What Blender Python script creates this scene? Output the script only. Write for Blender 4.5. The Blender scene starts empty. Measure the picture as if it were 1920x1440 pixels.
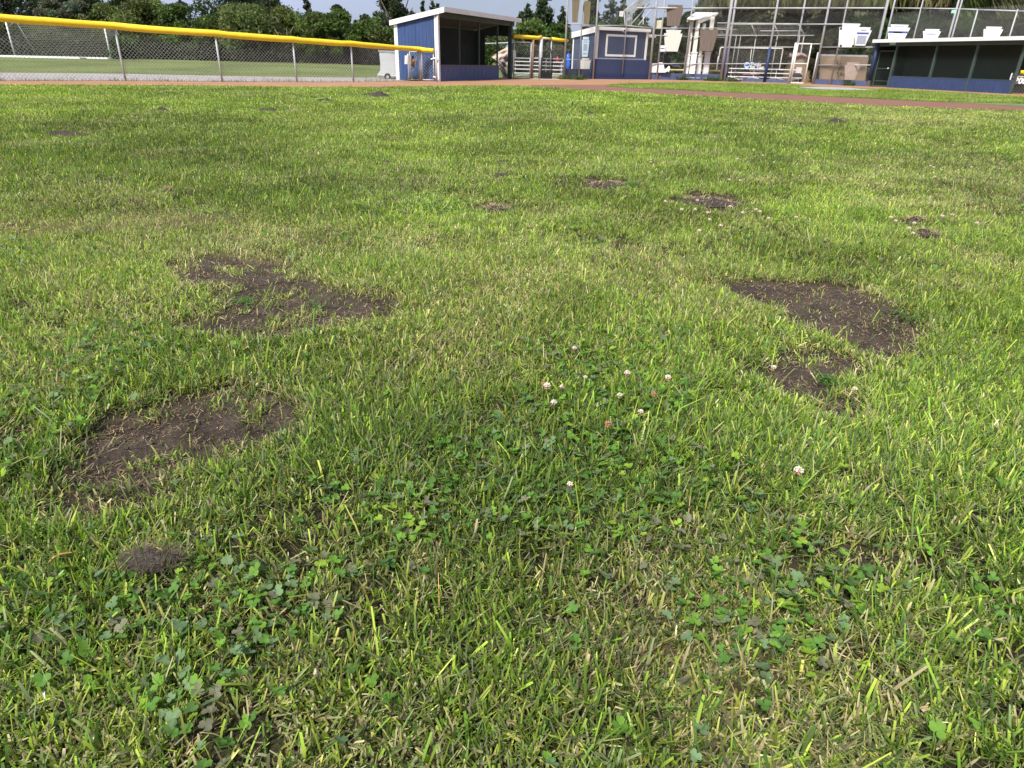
import bpy, math, random
import numpy as np
from mathutils import Vector, Matrix
random.seed(7); rng = np.random.default_rng(11)
S = bpy.context.scene
COL = S.collection
# ------------------------------------------------------------------ camera
EYE, F, PITCH, ROLL = 0.9, 1246.0, math.radians(26.0), math.radians(1.3)
cd = bpy.data.cameras.new("camera"); cam = bpy.data.objects.new("camera", cd); COL.objects.link(cam)
cd.sensor_width = 36; cd.lens = F/1920*36; cd.clip_start = .02; cd.clip_end = 2000
CR = Matrix.Rotation(math.pi/2-PITCH, 3, 'X') @ Matrix.Rotation(ROLL, 3, 'Z')
cam.matrix_world = Matrix.Translation((0, 0, EYE)) @ CR.to_4x4()
S.camera = cam
# ------------------------------------------------------------------ sky and sun
SUN_EL, SUN_AZ = math.radians(52), math.radians(-150)     # azimuth from +Y towards +X (negative = left)
W = bpy.data.worlds.new("World"); S.world = W; W.use_nodes = True
nt = W.node_tree; nt.nodes.clear()
sky = nt.nodes.new('ShaderNodeTexSky'); sky.sky_type = 'NISHITA'; sky.sun_disc = False
sky.sun_elevation = SUN_EL; sky.sun_rotation = SUN_AZ
sky.air_density = 1.0; sky.dust_density = 3.0; sky.ozone_density = 2.0
tc = nt.nodes.new('ShaderNodeTexCoord'); nz = nt.nodes.new('ShaderNodeTexNoise')
mp = nt.nodes.new('ShaderNodeMapping'); mp.inputs['Scale'].default_value = (1.2, 1.2, 4)
nz.inputs['Scale'].default_value = 2.2; nz.inputs['Detail'].default_value = 6
rp = nt.nodes.new('ShaderNodeMapRange'); rp.inputs[1].default_value = .35; rp.inputs[2].default_value = .7
rp.inputs[3].default_value = .45; rp.inputs[4].default_value = .75
mx = nt.nodes.new('ShaderNodeMix'); mx.data_type = 'RGBA'; mx.inputs[7].default_value = (5.6, 6.35, 8.9, 1)
bg = nt.nodes.new('ShaderNodeBackground'); bg.inputs[1].default_value = .067
out = nt.nodes.new('ShaderNodeOutputWorld'); L = nt.links.new
L(tc.outputs['Generated'], mp.inputs[0]); L(mp.outputs[0], nz.inputs['Vector']); L(nz.outputs[0], rp.inputs[0])
L(rp.outputs[0], mx.inputs[0]); L(sky.outputs[0], mx.inputs[6]); L(mx.outputs[2], bg.inputs[0]); L(bg.outputs[0], out.inputs[0])
sl = bpy.data.lights.new("sun", 'SUN'); sl.energy = 3.95; sl.angle = math.radians(11); sl.color = (1, .95, .86)
so = bpy.data.objects.new("sun", sl); COL.objects.link(so)
sd = Vector((math.sin(SUN_AZ)*math.cos(SUN_EL), math.cos(SUN_AZ)*math.cos(SUN_EL), math.sin(SUN_EL)))
so.rotation_euler = sd.to_track_quat('Z', 'Y').to_euler()
vs = S.view_settings; vs.view_transform = 'Standard'; vs.look = 'None'; vs.exposure = 0.80; vs.gamma = 1
S.render.engine = 'CYCLES'; S.cycles.max_bounces = 6; S.cycles.transparent_max_bounces = 8
# ------------------------------------------------------------------ pixel <-> world (1920x1440 photograph)
CRn = np.array(CR)
def ray(px, py): return CR @ Vector(((px-960)/F, -(py-720)/F, -1))
def G(px, py, z=0.):
    d = ray(px, py); t = (z-EYE)/d.z
    return Vector((d.x*t, d.y*t, z))
def at(px, py, Y):
    d = ray(px, py); t = Y/d.y
    return Vector((d.x*t, Y, EYE+d.z*t))
def PX(P):
    P = np.asarray(P, float).reshape(-1, 3)-np.array([0, 0, EYE]); c = P @ CRn
    w = np.maximum(-c[:, 2], 1e-3)
    return 960+c[:, 0]/w*F, 720-c[:, 1]/w*F
def ZT(b, py):                 # height whose image row is py above the ground point b
    lo, hi = -2., 30.
    for _ in range(40):
        m = (lo+hi)/2
        if PX((b.x, b.y, m))[1][0] > py: lo = m
        else: hi = m
    return lo
# ------------------------------------------------------------------ noise
def hash2(i, j, s): 
    h = (i.astype(np.int64)*374761393+j.astype(np.int64)*668265263+s*974634777) & 0x7fffffff
    h = ((h ^ (h >> 13))*1274126177) & 0x7fffffff
    return ((h ^ (h >> 16)) & 0xffffff)/float(0xffffff)
def vn(x, y, sc, s=0):
    x = np.asarray(x)/sc; y = np.asarray(y)/sc; i = np.floor(x); j = np.floor(y); u = x-i; v = y-j
    u = u*u*(3-2*u); v = v*v*(3-2*v)
    a = hash2(i, j, s); b = hash2(i+1, j, s); c = hash2(i, j+1, s); d = hash2(i+1, j+1, s)
    return (a*(1-u)+b*u)*(1-v)+(c*(1-u)+d*u)*v
def fb(x, y, sc, s=0, o=3):
    t = 0; a = 1; n = 0
    for k in range(o): t = t+a*vn(x, y, sc/2**k, s+k*17); n += a; a *= .5
    return t/n
def sst(a, b, x): t = np.clip((x-a)/(b-a), 0, 1); return t*t*(3-2*t)
# ------------------------------------------------------------------ field layout: masks that sit on the ground
def inpoly(px, py, poly):
    r = np.zeros(px.shape, bool); n = len(poly)
    for k in range(n):
        x0, y0 = poly[k]; x1, y1 = poly[(k+1) % n]
        if y0 == y1: continue
        c = ((y0 > py) != (y1 > py)) & (px < (x1-x0)*(py-y0)/(y1-y0)+x0); r ^= c
    return r
SOIL = [  # bare patches, outlines on the ground
 [(178,872),(186,820),(250,785),(330,752),(420,728),(500,742),(545,768),(552,800),(470,832),(400,852),(330,872),(290,892),(200,890)],
 [(303,508),(380,494),(520,494),(575,512),(600,545),(655,552),(722,560),(702,592),(600,602),(540,618),(450,624),(350,612),(335,604),(360,594),(410,588),(430,566),(400,552),(360,545),(325,530)],
 [(1340,533),(1450,528),(1560,534),(1650,570),(1708,605),(1695,645),(1640,658),(1560,632),(1480,604),(1455,578),(1400,562)],
 [(1415,702),(1500,664),(1590,668),(1615,688),(1565,702),(1560,725),(1605,765),(1540,758),(1470,738)],
 [(1278,374),(1300,364),(1370,365),(1396,376),(1360,386),(1310,385)], [(1095,350),(1120,342),(1170,345),(1180,352),(1140,357)],
 [(895,384),(930,376),(960,384),(930,392)], [(1692,414),(1715,408),(1735,412),(1715,419)], [(1700,440),(1735,433),(1758,438),(1730,446)],
 [(120,945),(150,918),(230,925),(320,915),(330,935),(250,955),(150,962)], [(0,800),(40,805),(65,822),(30,835),(0,835)],
 [(1540,1020),(1600,1010),(1690,1035),(1640,1055),(1560,1050)], [(1490,1010),(1440,1040),(1480,1060),(1530,1040)],
]
GHEIGHT = [.02]*30
G4 = [[(p[0], p[1]) for p in (G(a, b) for a, b in poly)] for poly in SOIL]
for k_, p_ in enumerate(G4):
    cx_ = sum(q[0] for q in p_)/len(p_); cy_ = sum(q[1] for q in p_)/len(p_); f_ = 1.12 if k_ < 4 else 1.2; G4[k_] = [(cx_+(a-cx_)*f_, cy_+(b-cy_)*(f_+.05)-.025) for a, b in p_]
def soilmask(x, y):
    jx = (fb(x, y, .16, 5)-.5); jy = (fb(x, y, .16, 9)-.5)
    sc = np.clip(.03+.022*y, .03, .2); x2 = x+jx*sc*2; y2 = y+jy*sc*2.4
    m = np.zeros(np.shape(x), bool)
    for k, p in enumerate(G4):
        xs = [q[0] for q in p]; ys = [q[1] for q in p]
        b = (x2 > min(xs)-.2) & (x2 < max(xs)+.2) & (y2 > min(ys)-.3) & (y2 < max(ys)+.3)
        if b.any(): mm = np.zeros(m.shape, bool); mm[b] = inpoly(x2[b], y2[b], p); m |= mm
    return m
def soilsoft(x, y, r=.05):
    x = np.asarray(x, float); y = np.asarray(y, float); cand = np.zeros(x.shape, bool)
    for p in G4:
        xs = [q[0] for q in p]; ys = [q[1] for q in p]; cand |= (x > min(xs)-.45) & (x < max(xs)+.45) & (y > min(ys)-.5) & (y < max(ys)+.5)
    out = np.zeros(x.shape)
    if cand.any(): out[cand] = soilsoft_(x[cand], y[cand], r)
    return out
def soilsoft_(x, y, r):
    a = 0
    for dx, dy in ((0,0),(r,0),(-r,0),(0,r),(0,-r),(.5*r,.5*r),(-.5*r,.5*r),(.5*r,-.5*r),(-.5*r,-.5*r)): a = a+soilmask(x+dx, y+dy).astype(float)
    return a/9
# blobs: (px,py,rx,ry, dry, dark, lush); dark paints shade of bumps and bands, plus duller turf, into the colour
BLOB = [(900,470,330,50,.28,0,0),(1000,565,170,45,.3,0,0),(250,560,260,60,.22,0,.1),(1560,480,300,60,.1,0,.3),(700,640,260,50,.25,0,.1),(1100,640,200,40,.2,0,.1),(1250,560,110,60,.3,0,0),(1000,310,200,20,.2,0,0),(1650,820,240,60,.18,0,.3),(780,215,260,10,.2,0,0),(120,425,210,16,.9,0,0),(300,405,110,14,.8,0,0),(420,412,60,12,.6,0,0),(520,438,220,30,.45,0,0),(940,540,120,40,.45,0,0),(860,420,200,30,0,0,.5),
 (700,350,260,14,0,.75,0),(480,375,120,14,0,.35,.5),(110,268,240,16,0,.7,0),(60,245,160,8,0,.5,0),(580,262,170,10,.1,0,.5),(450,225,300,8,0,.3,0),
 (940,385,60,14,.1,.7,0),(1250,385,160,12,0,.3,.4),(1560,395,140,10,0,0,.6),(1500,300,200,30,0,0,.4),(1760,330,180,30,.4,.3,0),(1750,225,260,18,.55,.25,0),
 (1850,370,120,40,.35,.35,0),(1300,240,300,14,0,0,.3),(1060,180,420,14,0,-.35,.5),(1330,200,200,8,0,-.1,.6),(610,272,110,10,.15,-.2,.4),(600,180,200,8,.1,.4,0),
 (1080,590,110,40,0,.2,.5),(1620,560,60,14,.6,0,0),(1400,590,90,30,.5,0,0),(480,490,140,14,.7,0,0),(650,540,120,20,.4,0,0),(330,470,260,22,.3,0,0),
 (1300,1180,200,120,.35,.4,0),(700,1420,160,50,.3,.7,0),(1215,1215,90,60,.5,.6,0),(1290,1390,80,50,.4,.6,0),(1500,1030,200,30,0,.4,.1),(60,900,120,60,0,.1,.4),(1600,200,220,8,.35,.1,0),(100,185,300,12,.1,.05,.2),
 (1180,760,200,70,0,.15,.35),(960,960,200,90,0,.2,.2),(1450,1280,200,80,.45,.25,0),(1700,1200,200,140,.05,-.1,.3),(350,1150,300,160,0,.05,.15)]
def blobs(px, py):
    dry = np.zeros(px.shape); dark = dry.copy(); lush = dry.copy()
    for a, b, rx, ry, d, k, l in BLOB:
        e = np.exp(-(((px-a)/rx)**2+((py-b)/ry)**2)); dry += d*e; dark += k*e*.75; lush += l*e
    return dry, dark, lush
# lawn outline far side (photo rows measured on the ground)
EDGE = [(-400,156),(0,160),(160,160),(330,161),(500,163),(600,164),(700,164),(820,162),(940,160.5),(1000,163),(1060,167),(1120,171),(1200,175.5),(1280,180),(1380,186),(1480,190),(1660,200),(1920,209),(2300,222)]
INF_T = [(1135,161.5),(1180,158),(1300,156),(1400,157.5),(1480,160),(1660,168),(1800,176),(1920,183),(2200,198)]
INF_B = [(1135,162),(1180,166),(1280,170),(1380,175),(1480,178.5),(1660,187.5),(1780,193),(1920,201),(2200,216)]
def line(px, L): return np.interp(px, [p[0] for p in L], [p[1] for p in L])
FENCE = [G(*p) for p in ((-420,152.5),(-200,152.3),(0,152.2),(236,152.4),(417,154),(557,154.2),(663,154),(789,152.5),(815,153))]
FEN_T = [32-80*.0785*5.2, 32-200*.0785, 32, 50.6, 64.6, 75.6, 83.7, 93.5, 96]
fx = np.array([p.x for p in FENCE]); fy = np.array([p.y for p in FENCE])
def behind(x, y): return (y-np.interp(x, fx, fy))*.8
def hz(x, y):
    x = np.asarray(x, float); y = np.asarray(y, float)
    near = 1-sst(12, 19, y)
    h = near*((fb(x, y, .9, 3)-.5)*.085*sst(.5, 4, y)+(fb(x, y, .22, 8, 2)-.5)*.022)
    left = 1-sst(-6, 4, x)
    return h+left*.32*sst(6, 30, behind(x, y))
# ------------------------------------------------------------------ materials
MATS = {}
def mat(name, col, rough=.7, var=.15, scale=3., bump=.0, metal=0., bscale=None, col2=None, spec=.5, stretch=(1,1,1)):
    if name in MATS: return MATS[name]
    m = bpy.data.materials.new(name); m.use_nodes = True; n = m.node_tree; b = n.nodes['Principled BSDF']
    b.inputs['Roughness'].default_value = rough; b.inputs['Metallic'].default_value = metal; b.inputs['Specular IOR Level'].default_value = spec
    t = n.nodes.new('ShaderNodeTexCoord'); mp = n.nodes.new('ShaderNodeMapping'); mp.inputs['Scale'].default_value = stretch
    n.links.new(t.outputs['Object'], mp.inputs[0])
    z = n.nodes.new('ShaderNodeTexNoise'); z.inputs['Scale'].default_value = scale; z.inputs['Detail'].default_value = 6; z.inputs['Roughness'].default_value = .65
    n.links.new(mp.outputs[0], z.inputs['Vector'])
    c = n.nodes.new('ShaderNodeValToRGB'); e = c.color_ramp.elements; e[0].position = .3; e[1].position = .7
    a = col2 if col2 else tuple(v*(1-var*1.6) for v in col); q = col if col2 else tuple(min(1, v*(1+var)) for v in col)
    e[0].color = (*a, 1); e[1].color = (*q, 1)
    n.links.new(z.outputs[0], c.inputs[0]); n.links.new(c.outputs[0], b.inputs['Base Color'])
    if bump:
        z2 = n.nodes.new('ShaderNodeTexNoise'); z2.inputs['Scale'].default_value = bscale or scale*8; z2.inputs['Detail'].default_value = 8
        n.links.new(mp.outputs[0], z2.inputs['Vector'])
        bp = n.nodes.new('ShaderNodeBump'); bp.inputs['Strength'].default_value = bump; bp.inputs['Distance'].default_value = .02
        n.links.new(z2.outputs[0], bp.inputs['Height']); n.links.new(bp.outputs[0], b.inputs['Normal'])
    MATS[name] = m; return m
def leafmat(name, trans=.4, rough=.5, spec=.3, tint=1.0):
    if name in MATS: return MATS[name]
    m = bpy.data.materials.new(name); m.use_nodes = True; n = m.node_tree; b = n.nodes['Principled BSDF']
    b.inputs['Roughness'].default_value = rough; b.inputs['Specular IOR Level'].default_value = spec
    a = n.nodes.new('ShaderNodeVertexColor'); a.layer_name = 'Col'
    tr = n.nodes.new('ShaderNodeBsdfTranslucent'); mx = n.nodes.new('ShaderNodeMixShader'); mx.inputs[0].default_value = trans
    o = n.nodes['Material Output']
    hs = n.nodes.new('ShaderNodeHueSaturation'); hs.inputs['Value'].default_value = 1.25; hs.inputs['Saturation'].default_value = 1.08
    n.links.new(a.outputs[0], b.inputs['Base Color']); n.links.new(a.outputs[0], hs.inputs['Color']); n.links.new(hs.outputs[0], tr.inputs[0])
    n.links.new(b.outputs[0], mx.inputs[1]); n.links.new(tr.outputs[0], mx.inputs[2]); n.links.new(mx.outputs[0], o.inputs[0])
    MATS[name] = m; return m
M_white = mat('white_paint', (.76,.75,.74), .55, .06, 2, .05)
M_white2 = mat('weathered_white_board', (.70,.68,.62), .7, .1, 3, .1, stretch=(6,6,.6))
M_blue = mat('blue_siding', (.030,.064,.175), .6, .16, 1.5, .1, stretch=(3,3,.7))
M_dusty = mat('faded_blue_board', (.085,.11,.22), .7, .2, 2.5, .15, col2=(.05,.07,.15), stretch=(4,4,1))
M_navy = mat('navy_paint', (.035,.055,.115), .6, .25, 2., .1, col2=(.022,.035,.08))
M_navy2 = mat('deep_navy_pad', (.02,.04,.13), .6, .3, 1.6, .1, col2=(.012,.025,.075), stretch=(1,1,3))
M_dgreen = mat('dark_green_paint', (.045,.075,.065), .55, .2, 3, .05)
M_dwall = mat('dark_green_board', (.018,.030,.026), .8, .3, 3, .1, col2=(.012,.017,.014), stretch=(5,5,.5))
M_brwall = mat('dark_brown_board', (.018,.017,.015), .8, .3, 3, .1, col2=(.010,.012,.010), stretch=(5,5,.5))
M_yellow = mat('yellow_plastic', (.84,.61,.012), .5, .1, 5, .05, col2=(.70,.48,.02))
M_galv = mat('galvanised_steel', (.40,.405,.42), .5, .12, 6, 0, .0)
M_galvd = mat('dull_wire', (.36,.36,.35), .6, .12, 6, 0, .0)
M_alu = mat('pale_aluminium', (.66,.66,.66), .4, .06, 5, 0, .2)
M_rust = mat('rusty_pipe', (.34,.24,.16), .8, .3, 9, .1, col2=(.14,.07,.045))
M_black = mat('black_net', (.012,.013,.014), .8, .2, 5)
M_net = mat('net_cord', (.42,.42,.36), .8, .1, 5)
M_brown = mat('weathered_brown_board', (.19,.145,.12), .8, .2, 2, .1, col2=(.10,.075,.062), stretch=(14,14,.7))
M_olive = mat('olive_board', (.15,.12,.055), .8, .2, 2, .1, stretch=(10,10,.7))
M_cream = mat('cream_board', (.60,.59,.53), .7, .06, 2, .05, stretch=(10,10,.7))
M_creamd = mat('stained_cream_board', (.55,.52,.38), .7, .2, 6, .05)
M_tan = mat('tan_plywood', (.28,.20,.13), .8, .15, 1.6, .1, col2=(.19,.135,.09), stretch=(1,1,2))
M_tan2 = mat('grey_pink_panel', (.36,.29,.25), .8, .12, 4, .05)
M_tarp = mat('beige_tarp', (.46,.37,.30), .6, .1, 2, .05)
M_tarp2 = mat('grey_tarp', (.25,.21,.21), .6, .1, 2, .05)
M_palebl = mat('pale_blue_panel', (.50,.68,.80), .5, .06, 4)
M_print = mat('grey_print', (.40,.42,.50), .6, .3, 30, col2=(.22,.25,.36))
M_bluepr = mat('blue_print', (.06,.09,.32), .6, .2, 30)
M_bblue = mat('bright_blue_plastic', (.03,.12,.55), .45, .1, 3)
M_red = mat('red_plastic', (.65,.05,.05), .5, .1, 5)
M_pink = mat('pink_banner', (.42,.16,.22), .6, .3, 8, col2=(.12,.05,.08))
M_bronze = mat('pale_brown_leather', (.25,.13,.06), .8, .2, 5)
M_trail = mat('pale_grey_metal', (.50,.52,.53), .5, .05, 2)
M_tyre = mat('black_rubber', (.02,.02,.02), .8, .2, 5)
M_bark = mat('bark', (.15,.12,.095), .9, .3, 5, .4, col2=(.06,.048,.04), stretch=(2,2,.5))
M_barkp = mat('pale_bark', (.30,.27,.23), .9, .2, 5, .3, stretch=(2,2,.5))
M_mint = mat('mint_sign', (.32,.70,.50), .5, .05, 5)
M_fabr = mat('black_fabric', (.014,.012,.013), .9, .2, 5, .1)
M_teal = mat('blue_grey_fabric', (.10,.13,.17), .9, .3, 5, .1)
LEAF = leafmat('leaf', .35, .55, .2); BLADE = leafmat('grass_blade', .44, .55, .2); STRAW = leafmat('straw', .15, .7, .2)
# ------------------------------------------------------------------ object helpers
def tag(o, label=None, cat=None, group=None, kind=None):
    if label: o['label'] = label
    if cat: o['category'] = cat
    if group: o['group'] = group
    if kind: o['kind'] = kind
    return o
def thing(name, loc, label, cat, group=None):
    o = bpy.data.objects.new(name, None); o.empty_display_size = .2; COL.objects.link(o); o.location = Vector(loc); return tag(o, label, cat, group)
def npmesh(name, V, Fs, material, col=None, parent=None, smooth=True):
    """V (n,3) float array, Fs = list of int arrays (m,k)"""
    V = np.asarray(V, np.float32)
    if parent is not None: V = V-np.array(parent.location, np.float32); org = None
    else:
        org = np.array([(V[:,0].min()+V[:,0].max())/2, (V[:,1].min()+V[:,1].max())/2, V[:,2].min()], np.float32); V = V-org
    me = bpy.data.meshes.new(name); me.vertices.add(len(V)); me.vertices.foreach_set('co', V.ravel())
    idx = np.concatenate([f.ravel() for f in Fs]).astype(np.int32)
    tot = np.concatenate([np.full(len(f), f.shape[1]) for f in Fs]); st = np.concatenate([[0], np.cumsum(tot)[:-1]]).astype(np.int32)
    me.loops.add(len(idx)); me.loops.foreach_set('vertex_index', idx)
    me.polygons.add(len(tot)); me.polygons.foreach_set('loop_start', st)
    me.update(calc_edges=True)
    if col is not None:
        a = me.color_attributes.new('Col', 'FLOAT_COLOR', 'POINT'); c = np.ones((len(V), 4), np.float32); c[:, :3] = col; a.data.foreach_set('color', c.ravel())
    if not smooth: me.shade_flat()
    me.materials.append(material)
    o = bpy.data.objects.new(name, me); COL.objects.link(o)
    if parent is not None: o.parent = parent
    else: o.location = Vector([float(v) for v in org])
    return o
class MB:
    def __init__(s): s.v = []; s.f = []
    def add(s, vs, fs):
        n = len(s.v); s.v += [tuple(v) for v in vs]; s.f += [tuple(i+n for i in f) for f in fs]; return s
    def hexa(s, p):   # 8 points: bottom 4 ccw, top 4
        return s.add(p, [(3,2,1,0),(4,5,6,7),(0,1,5,4),(1,2,6,5),(2,3,7,6),(3,0,4,7)])
    def slab(s, a, b, d, z0, z1, z0b=None, z1b=None):  # upright slab from a to b (xy), d = thickness vector (xy) , heights at a and b
        z0b = z0 if z0b is None else z0b; z1b = z1 if z1b is None else z1b
        a = Vector((a[0],a[1],0)); b = Vector((b[0],b[1],0)); d = Vector((d[0],d[1],0)); Z = Vector((0,0,1))
        return s.hexa([a+Z*z0, b+Z*z0b, b+d+Z*z0b, a+d+Z*z0, a+Z*z1, b+Z*z1b, b+d+Z*z1b, a+d+Z*z1])
    def box(s, c, sx, sy, sz, rz=0):
        c = Vector(c); u = Vector((math.cos(rz), math.sin(rz), 0))*sx/2; v = Vector((-math.sin(rz), math.cos(rz), 0))*sy/2; w = Vector((0,0,sz/2))
        return s.hexa([c-u-v-w, c+u-v-w, c+u+v-w, c-u+v-w, c-u-v+w, c+u-v+w, c+u+v+w, c-u+v+w])
    def tube(s, a, b, r, n=8, r2=None, cap=True):
        a = Vector(a); b = Vector(b); d = (b-a).normalized(); r2 = r if r2 is None else r2
        u = d.orthogonal().normalized(); w = d.cross(u); k = len(s.v)
        for c, rr in ((a, r), (b, r2)):
            for i in range(n): t = 2*math.pi*i/n; s.v.append(tuple(c+(u*math.cos(t)+w*math.sin(t))*rr))
        for i in range(n): j = (i+1) % n; s.f.append((k+i, k+j, k+n+j, k+n+i))
        if cap and n > 3: s.f.append(tuple(k+i for i in range(n))[::-1]); s.f.append(tuple(k+n+i for i in range(n)))
        return s
    def path(s, pts, r, n=8, rs=None):
        pts = [Vector(p) for p in pts]; k = len(s.v); up = Vector((0.01,0.02,1))
        for q, p in enumerate(pts):
            d = (pts[min(q+1, len(pts)-1)]-pts[max(q-1, 0)]).normalized()
            u = d.cross(up); u = u.normalized() if u.length > 1e-4 else Vector((1,0,0)); w = d.cross(u); rr = rs[q] if rs else r
            for i in range(n): t = 2*math.pi*i/n; s.v.append(tuple(p+(u*math.cos(t)+w*math.sin(t))*rr))
        for q in range(len(pts)-1):
            for i in range(n): j = (i+1) % n; s.f.append((k+q*n+i, k+q*n+j, k+(q+1)*n+j, k+(q+1)*n+i))
        m = k+(len(pts)-1)*n; s.f.append(tuple(k+i for i in range(n))[::-1]); s.f.append(tuple(m+i for i in range(n)))
        return s
    def prism(s, poly, d):   # 3D polygon extruded by vector d
        n = len(poly); d = Vector(d); vs = [Vector(p) for p in poly]; vs += [p+d for p in vs]
        return s.add(vs, [tuple(range(n))[::-1], tuple(range(n, 2*n))]+[(i, (i+1) % n, n+(i+1) % n, n+i) for i in range(n)])
    def ball(s, c, r, n=10, m=6, sq=(1,1,1)):
        c = Vector(c); k = len(s.v)
        for i in range(1, m):
            t = math.pi*i/m
            for j in range(n): p = 2*math.pi*j/n; s.v.append(tuple(c+Vector((r*sq[0]*math.sin(t)*math.cos(p), r*sq[1]*math.sin(t)*math.sin(p), r*sq[2]*math.cos(t)))))
        s.v.append(tuple(c+Vector((0,0,r*sq[2])))); s.v.append(tuple(c-Vector((0,0,r*sq[2])))); T = len(s.v)-2
        for i in range(m-2):
            for j in range(n): q = (j+1) % n; s.f.append((k+i*n+j, k+(i+1)*n+j, k+(i+1)*n+q, k+i*n+q))
        for j in range(n): q = (j+1) % n; s.f.append((T, k+j, k+q)); s.f.append((T+1, k+(m-2)*n+q, k+(m-2)*n+j))
        return s
    def chain(s, a, b, z0, z1, z0b=None, z1b=None, pitch=.11, r=.003):
        z0b = z0 if z0b is None else z0b; z1b = z1 if z1b is None else z1b
        a = Vector((a[0],a[1],0)); b = Vector((b[0],b[1],0)); Ln = (b-a).length; H = ((z1-z0)+(z1b-z0b))/2
        def P(u, v):
            f = u/Ln; p = a.lerp(b, f); lo = z0+(z0b-z0)*f; hi = z1+(z1b-z1)*f; p.z = lo+(hi-lo)*v/H; return p
        n = int((Ln+H)/pitch)+1
        for k in range(n+1):
            c = k*pitch-H
            u0, v0 = (c, 0) if c >= 0 else (0, -c); u1, v1 = (c+H, H) if c+H <= Ln else (Ln, Ln-c)
            if u0 < Ln and v1 > v0+1e-3: s.tube(P(u0, v0), P(u1, v1), r, 3)
            s2 = k*pitch
            u0, v0 = (s2, 0) if s2 <= Ln else (Ln, s2-Ln); u1, v1 = (s2-H, H) if s2 >= H else (0, s2)
            if v0 < H and v1 > v0+1e-3: s.tube(P(u0, v0), P(u1, v1), r, 3)
        return s
    def build(s, name, m, parent=None, label=None, smooth=False):
        n = {}
        for f in s.f: n.setdefault(len(f), []).append(f)
        o = npmesh(name, np.array(s.v), [np.array(x) for x in n.values()], m, None, parent, smooth)
        if label: o['label'] = label
        return o
def boards(mb, a, b, nrm, z0, z1, w=.2, t=.02, z1b=None, gap=.008):
    a = Vector((a[0],a[1],0)); b = Vector((b[0],b[1],0)); Ln = (b-a).length; n = max(1, round(Ln/w)); z1b = z1 if z1b is None else z1b
    for k in range(n):
        f0 = (k/n); f1 = (k+1)/n; p = a.lerp(b, f0+gap/Ln/2); q = a.lerp(b, f1-gap/Ln/2)
        mb.slab(p, q, nrm*t*(1+.1*(k % 3)), z0, z1+(z1b-z1)*f0, z0, z1+(z1b-z1)*f1)
    mb.slab(a, b, nrm*t*.45, z0+.001, z1-.003, z0+.001, z1b-.003)
    return mb
def dup(root, loc, label=None, group=None, rz=0, sc=1):
    r = root.copy(); COL.objects.link(r); r.location = loc; r.rotation_euler = (0,0,rz); r.scale = (sc,)*3
    if label: r['label'] = label
    if group: r['group'] = group
    for ch in list(root.children):
        c = ch.copy(); COL.objects.link(c); c.parent = r
    return r
def text3(txt, size, mtl, origin, ux, uz, parent, name='lettering', depth=.004, bold=.0):
    cu = bpy.data.curves.new(name, 'FONT'); cu.body = txt; cu.size = size; cu.extrude = depth; cu.offset = bold; cu.space_line = .85
    t = bpy.data.objects.new(name, cu); COL.objects.link(t); bpy.context.view_layer.update()
    me = bpy.data.meshes.new_from_object(t.evaluated_get(bpy.context.evaluated_depsgraph_get())); bpy.data.objects.remove(t)
    ux = Vector(ux).normalized(); uz = Vector(uz).normalized(); n = ux.cross(uz)
    Mx = Matrix(((ux.x, uz.x, n.x, origin[0]), (ux.y, uz.y, n.y, origin[1]), (ux.z, uz.z, n.z, origin[2]), (0,0,0,1)))
    me.transform(Matrix.Translation(-Vector(parent.location)) @ Mx); me.materials.clear(); me.materials.append(mtl)
    o = bpy.data.objects.new(name, me); COL.objects.link(o); o.parent = parent; return o
Z = Vector((0,0,1))
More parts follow.
